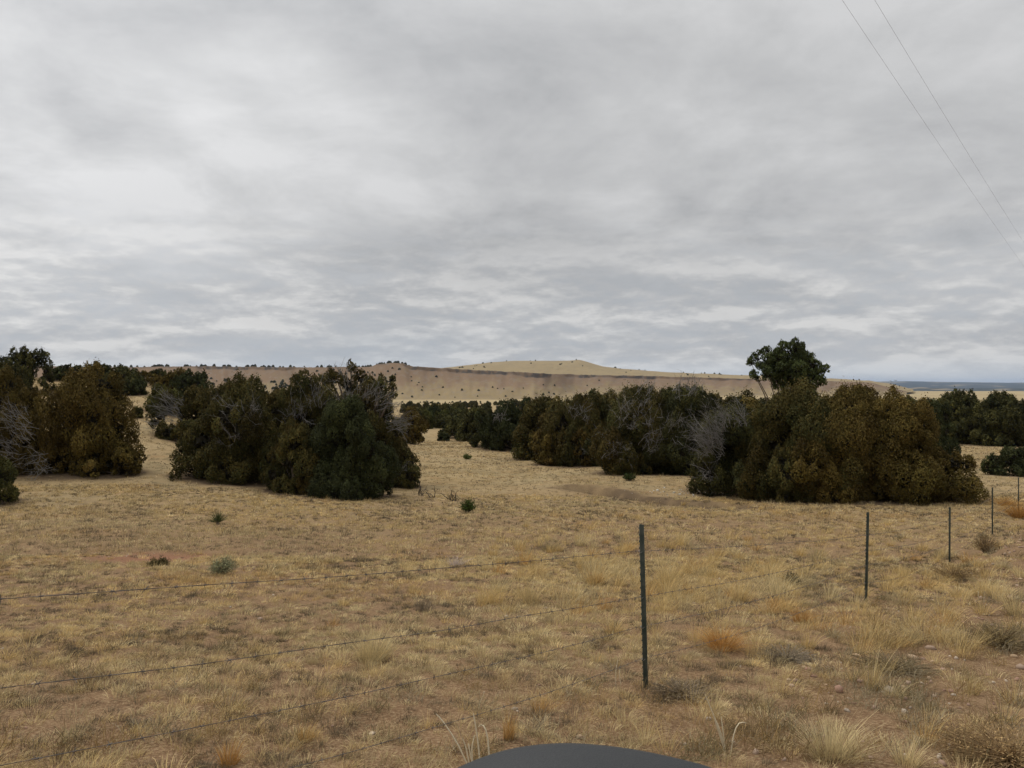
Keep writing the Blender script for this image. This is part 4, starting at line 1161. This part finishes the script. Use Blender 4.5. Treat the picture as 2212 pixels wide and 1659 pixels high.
# ------------------------------------------------------------------ door mirror of the parked vehicle
def mirror():
    D0 = .78
    def w(px, py): return np.array([(px - CX) / F * D0, -(py - CY) / F * D0])
    top = [w(*p) for p in ((966, 1672), (985, 1659), (1040, 1637), (1100, 1620), (1170, 1610.5), (1235, 1608), (1330, 1615.5), (1420, 1630), (1530, 1656), (1565, 1668))]
    c = np.array([.075, -.46])
    bot = [np.array([.225, -.42]), np.array([.235, -.47]), np.array([.225, -.525]), np.array([.18, -.548]), np.array([.0, -.548]), np.array([-.05, -.53]), np.array([-.072, -.48]), np.array([-.075, -.42])]
    o = np.array(top + bot)
    for _ in range(2):       # chaikin smoothing of the outline
        nx = np.roll(o, -1, axis=0)
        o = np.stack([o * .75 + nx * .25, o * .25 + nx * .75], 1).reshape(-1, 2)
    root = empty('side_mirror', (c[0], D0, c[1] + CZ))
    tag(root, 'dark grey vehicle door mirror seen from above at the bottom edge', 'door mirror')
    sec = [(-.105, .88), (-.103, .93), (-.094, .962), (-.06, .99), (-.03, 1.0), (0, 1.0), (.014, .95), (.03, .87), (.05, .73), (.068, .5), (.075, .05)]
    n = len(o); V = []
    for dy, s in sec:
        q = c + (o - c) * s
        for a, b in q: V.append((a - c[0], dy, b - c[1]))
    Q = []
    for k in range(len(sec) - 1):
        for i in range(n):
            j = (i + 1) % n
            Q.append((k * n + i, k * n + j, (k + 1) * n + j, (k + 1) * n + i))
    hs = obj('housing', mesh_np('housing', np.array(V), np.array(Q), M_MIRROR, smooth=True), root)
    # dark inner lip and the glass, both facing the driver
    V = []
    for dy, s in ((-.1045, .90), (-.1065, .89), (-.1065, .84), (-.096, .83)):
        for a, b in c + (o - c) * s: V.append((a - c[0], dy, b - c[1]))
    Q = [(k * n + i, k * n + (i + 1) % n, (k + 1) * n + (i + 1) % n, (k + 1) * n + i) for k in range(3) for i in range(n)]
    obj('bezel', mesh_np('bezel', np.array(V), np.array(Q), M_BLACK, smooth=True), root)
    q = c + (o - c) * .835
    V = [(a - c[0], -.097, b - c[1]) for a, b in q] + [(0, -.097, 0)]
    T = [(i, (i + 1) % n, n) for i in range(n)]
    obj('mirror_glass', mesh_np('mirror_glass', np.array(V), None, M_GLASS, T=np.array(T)), root)
    # arm to the door
    P = np.array([[[.13, .03, -.06], [.19, .0, -.075], [.25, -.06, -.10], [.30, -.14, -.13]]])
    V, Q = tubes(P, np.array([[.035, .032, .034, .045]]), 12)
    obj('arm', mesh_np('arm', V, Q, M_BLACK, smooth=True), root)
mirror()

# ------------------------------------------------------------------ haze
def haze():
    x, y0, y1, z0, z1 = 26500., -26500., 26500., -64., 130.
    V = np.array([(sx, sy, sz) for sx in (-x, x) for sy in (y0, y1) for sz in (z0, z1)])
    Q = np.array([(0, 1, 3, 2), (4, 6, 7, 5), (0, 4, 5, 1), (2, 3, 7, 6), (0, 2, 6, 4), (1, 5, 7, 3)])
    m = bpy.data.materials.new('haze_air'); m.use_nodes = True
    N = m.node_tree.nodes; N.clear()
    out = N.new('ShaderNodeOutputMaterial'); v = N.new('ShaderNodeVolumePrincipled')
    v.inputs['Color'].default_value = (.55, .70, .95, 1); v.inputs['Density'].default_value = 3.2e-5
    m.node_tree.links.new(v.outputs['Volume'], out.inputs['Volume'])
    o = obj('haze', mesh_np('haze', V, Q, m))
    tag(o, 'faint blue haze over the distant plain', 'haze', kind='stuff')
HAZE = True
if HAZE: haze()

# ------------------------------------------------------------------ sky, sun, camera
SUN_AZ, SUN_EL = radians(-62), radians(52)        # azimuth from +Y towards +X
def world():
    w = bpy.data.worlds.new('World'); SC.world = w; w.use_nodes = True
    N = w.node_tree.nodes; L = w.node_tree.links; N.clear()
    out = N.new('ShaderNodeOutputWorld')
    tc = N.new('ShaderNodeTexCoord'); sep = N.new('ShaderNodeSeparateXYZ'); L.new(tc.outputs['Generated'], sep.inputs[0])
    def m(op, a, b=None, c=None, clamp=False):
        x = N.new('ShaderNodeMath'); x.operation = op; x.use_clamp = clamp
        for k, s in enumerate((a, b, c)):
            if s is None: continue
            if isinstance(s, (int, float)): x.inputs[k].default_value = s
            else: L.new(s, x.inputs[k])
        return x.outputs[0]
    def mr(v, a, b, c=0., d=1.):
        x = N.new('ShaderNodeMapRange'); x.interpolation_type = 'SMOOTHSTEP'
        L.new(v, x.inputs['Value'])
        for k, q in zip(('From Min', 'From Max', 'To Min', 'To Max'), (a, b, c, d)): x.inputs[k].default_value = q
        return x.outputs['Result']
    z = m('MAXIMUM', sep.outputs['Z'], 0.)
    zz = m('ADD', z, .24)
    cx = m('DIVIDE', sep.outputs['X'], zz); cy = m('DIVIDE', sep.outputs['Y'], zz)
    cmb = N.new('ShaderNodeCombineXYZ'); L.new(cx, cmb.inputs[0]); L.new(cy, cmb.inputs[1])
    def noise(scale, det, rough, off, dist=0., sx=1., sy=1.):
        mp = N.new('ShaderNodeMapping'); mp.inputs['Location'].default_value = off; mp.inputs['Scale'].default_value = (sx, sy, 1)
        L.new(cmb.outputs[0], mp.inputs['Vector'])
        t = N.new('ShaderNodeTexNoise'); t.inputs['Scale'].default_value = scale; t.inputs['Detail'].default_value = det
        t.inputs['Roughness'].default_value = rough; t.inputs['Distortion'].default_value = dist
        L.new(mp.outputs[0], t.inputs['Vector']); return t.outputs['Fac']
    n1 = noise(.8, 3, .5, (3.1, 1.7, 0), .4)
    n2 = noise(2.1, 8, .60, (0, 8.2, 3.), .35)
    n3 = noise(5.2, 9, .66, (5.5, .4, 1), .25, .9, 1.)
    hi = mr(sep.outputs['Z'], .04, .3)
    # smaller broken clouds low down, broad soft sheets overhead
    v = m('ADD', m('MULTIPLY', n1, m('ADD', .42, m('MULTIPLY', hi, .20))), m('ADD', m('MULTIPLY', n2, m('SUBTRACT', .40, m('MULTIPLY', hi, .12))), m('MULTIPLY', n3, m('SUBTRACT', .30, m('MULTIPLY', hi, .14)))))
    v = m('ADD', v, m('MULTIPLY', hi, .05))
    n2b = noise(2.1, 8, .60, (.10, 8.08, 3.), .35)
    v = m('ADD', v, m('MULTIPLY', m('SUBTRACT', n2, n2b), m('SUBTRACT', .38, m('MULTIPLY', hi, .2))))       # thicker cloud bases go greyer on the far side
    ramp = N.new('ShaderNodeValToRGB'); e = ramp.color_ramp.elements
    stops = [(.44, (.405, .413, .425)), (.52, (.485, .49, .50)), (.58, (.54, .545, .552)), (.67, (.635, .638, .645))]
    while len(e) < 4: e.new(.5)
    for el, (p, c) in zip(e, stops): el.position = p; el.color = (*c, 1)
    L.new(v, ramp.inputs['Fac'])
    def puffs(dz):
        cz = N.new('ShaderNodeMapping'); cz.inputs['Scale'].default_value = (5., 5., 17.); cz.inputs['Location'].default_value = (1.3, 0, dz); L.new(tc.outputs['Generated'], cz.inputs['Vector'])
        cu = N.new('ShaderNodeTexNoise'); cu.inputs['Scale'].default_value = 1.5; cu.inputs['Detail'].default_value = 7; cu.inputs['Roughness'].default_value = .60; cu.inputs['Distortion'].default_value = .1
        L.new(cz.outputs[0], cu.inputs['Vector']); return cu.outputs['Fac']
    p0 = puffs(0.); p1 = puffs(.13)
    cuv = m('ADD', p0, m('MULTIPLY', m('SUBTRACT', p0, p1), .95))
    # brighter towards the veiled sun, and overhead
    sd = N.new('ShaderNodeVectorMath'); sd.operation = 'DOT_PRODUCT'; L.new(tc.outputs['Generated'], sd.inputs[0])
    sd.inputs[1].default_value = (math.sin(SUN_AZ) * math.cos(SUN_EL), math.cos(SUN_AZ) * math.cos(SUN_EL), math.sin(SUN_EL))
    glow = mr(sd.outputs['Value'], .4, 1., 0., .5)
    zen = mr(sep.outputs['Z'], .48, .95, 0., 1.2)
    gain = m('ADD', 1.0, m('ADD', glow, zen))
    # blue-grey breaks low over the horizon
    low = m('SUBTRACT', 1., mr(sep.outputs['Z'], .02, .10))
    nb = noise(1.1, 5, .5, (9, 3, 0), .3, .45, 1.)
    brk = m('MULTIPLY', low, mr(nb, .46, .6))
    mx = N.new('ShaderNodeMix'); mx.data_type = 'RGBA'; L.new(m('MULTIPLY', brk, .35), mx.inputs['Factor'])
    lowm = m('SUBTRACT', 1., mr(sep.outputs['Z'], .07, .24))
    pf = N.new('ShaderNodeMix'); pf.data_type = 'RGBA'
    L.new(m('MULTIPLY', lowm, .8), pf.inputs['Factor']); L.new(ramp.outputs['Color'], pf.inputs['A'])
    cr = N.new('ShaderNodeValToRGB'); e2 = cr.color_ramp.elements; e2.new(.5); e2.new(.6)
    for el, (p, c) in zip(e2, [(.37, (.44, .462, .49)), (.46, (.48, .49, .505)), (.54, (.55, .555, .56)), (.66, (.69, .685, .675))]): el.position = p; el.color = (*c, 1)
    L.new(cuv, cr.inputs['Fac']); L.new(cr.outputs['Color'], pf.inputs['B'])
    L.new(pf.outputs['Result'], mx.inputs['A']); mx.inputs['B'].default_value = (.42, .475, .54, 1)
    hz = N.new('ShaderNodeMix'); hz.data_type = 'RGBA'
    L.new(m('MULTIPLY', m('SUBTRACT', 1., mr(sep.outputs['Z'], .004, .04)), .6), hz.inputs['Factor'])
    L.new(mx.outputs['Result'], hz.inputs['A']); hz.inputs['B'].default_value = (.60, .635, .67, 1)
    bgc = N.new('ShaderNodeBackground'); L.new(hz.outputs['Result'], bgc.inputs['Color']); L.new(gain, bgc.inputs['Strength'])
    sky = N.new('ShaderNodeTexSky'); sky.sky_type = 'NISHITA'; sky.sun_disc = False
    sky.sun_elevation = SUN_EL; sky.sun_rotation = SUN_AZ; sky.altitude = 1900
    bgs = N.new('ShaderNodeBackground'); bgs.inputs['Strength'].default_value = .1; L.new(sky.outputs['Color'], bgs.inputs['Color'])
    gap = noise(.8, 4, .55, (2.2, 6.4, 0), .3)
    cover = m('SUBTRACT', 1., m('MULTIPLY', mr(gap, .64, .74), .55))
    ms = N.new('ShaderNodeMixShader'); L.new(cover, ms.inputs['Fac'])
    L.new(bgs.outputs[0], ms.inputs[1]); L.new(bgc.outputs[0], ms.inputs[2])
    L.new(ms.outputs[0], out.inputs['Surface'])
world()
ld = bpy.data.lights.new('sun', 'SUN'); ld.energy = 1.25; ld.angle = radians(20); ld.color = (1, .95, .87)
lo = bpy.data.objects.new('sun', ld); COL.objects.link(lo)
lo.location = (0, 0, 50)
from mathutils import Vector
dv = Vector((math.sin(SUN_AZ) * math.cos(SUN_EL), math.cos(SUN_AZ) * math.cos(SUN_EL), math.sin(SUN_EL)))
lo.rotation_euler = dv.to_track_quat('Z', 'Y').to_euler()

cam = bpy.data.cameras.new('camera'); co = bpy.data.objects.new('camera', cam); COL.objects.link(co)
co.location = (0, 0, CZ); co.rotation_euler = (radians(90), 0, 0)
cam.sensor_width = 36; cam.lens = 36 * F / 2212.; cam.clip_start = .05; cam.clip_end = 60000
SC.camera = co
SC.view_settings.view_transform = 'Standard'; SC.view_settings.look = 'None'; SC.view_settings.gamma = 1; SC.view_settings.exposure = 0
SC.view_settings.use_curve_mapping = False
cy = SC.cycles
cy.max_bounces = 5; cy.diffuse_bounces = 3; cy.glossy_bounces = 2; cy.transmission_bounces = 2; cy.volume_bounces = 0; cy.transparent_max_bounces = 8
cy.use_denoising = True
cy.denoiser = 'OPENIMAGEDENOISE'
cy.denoising_input_passes = 'RGB_ALBEDO_NORMAL'
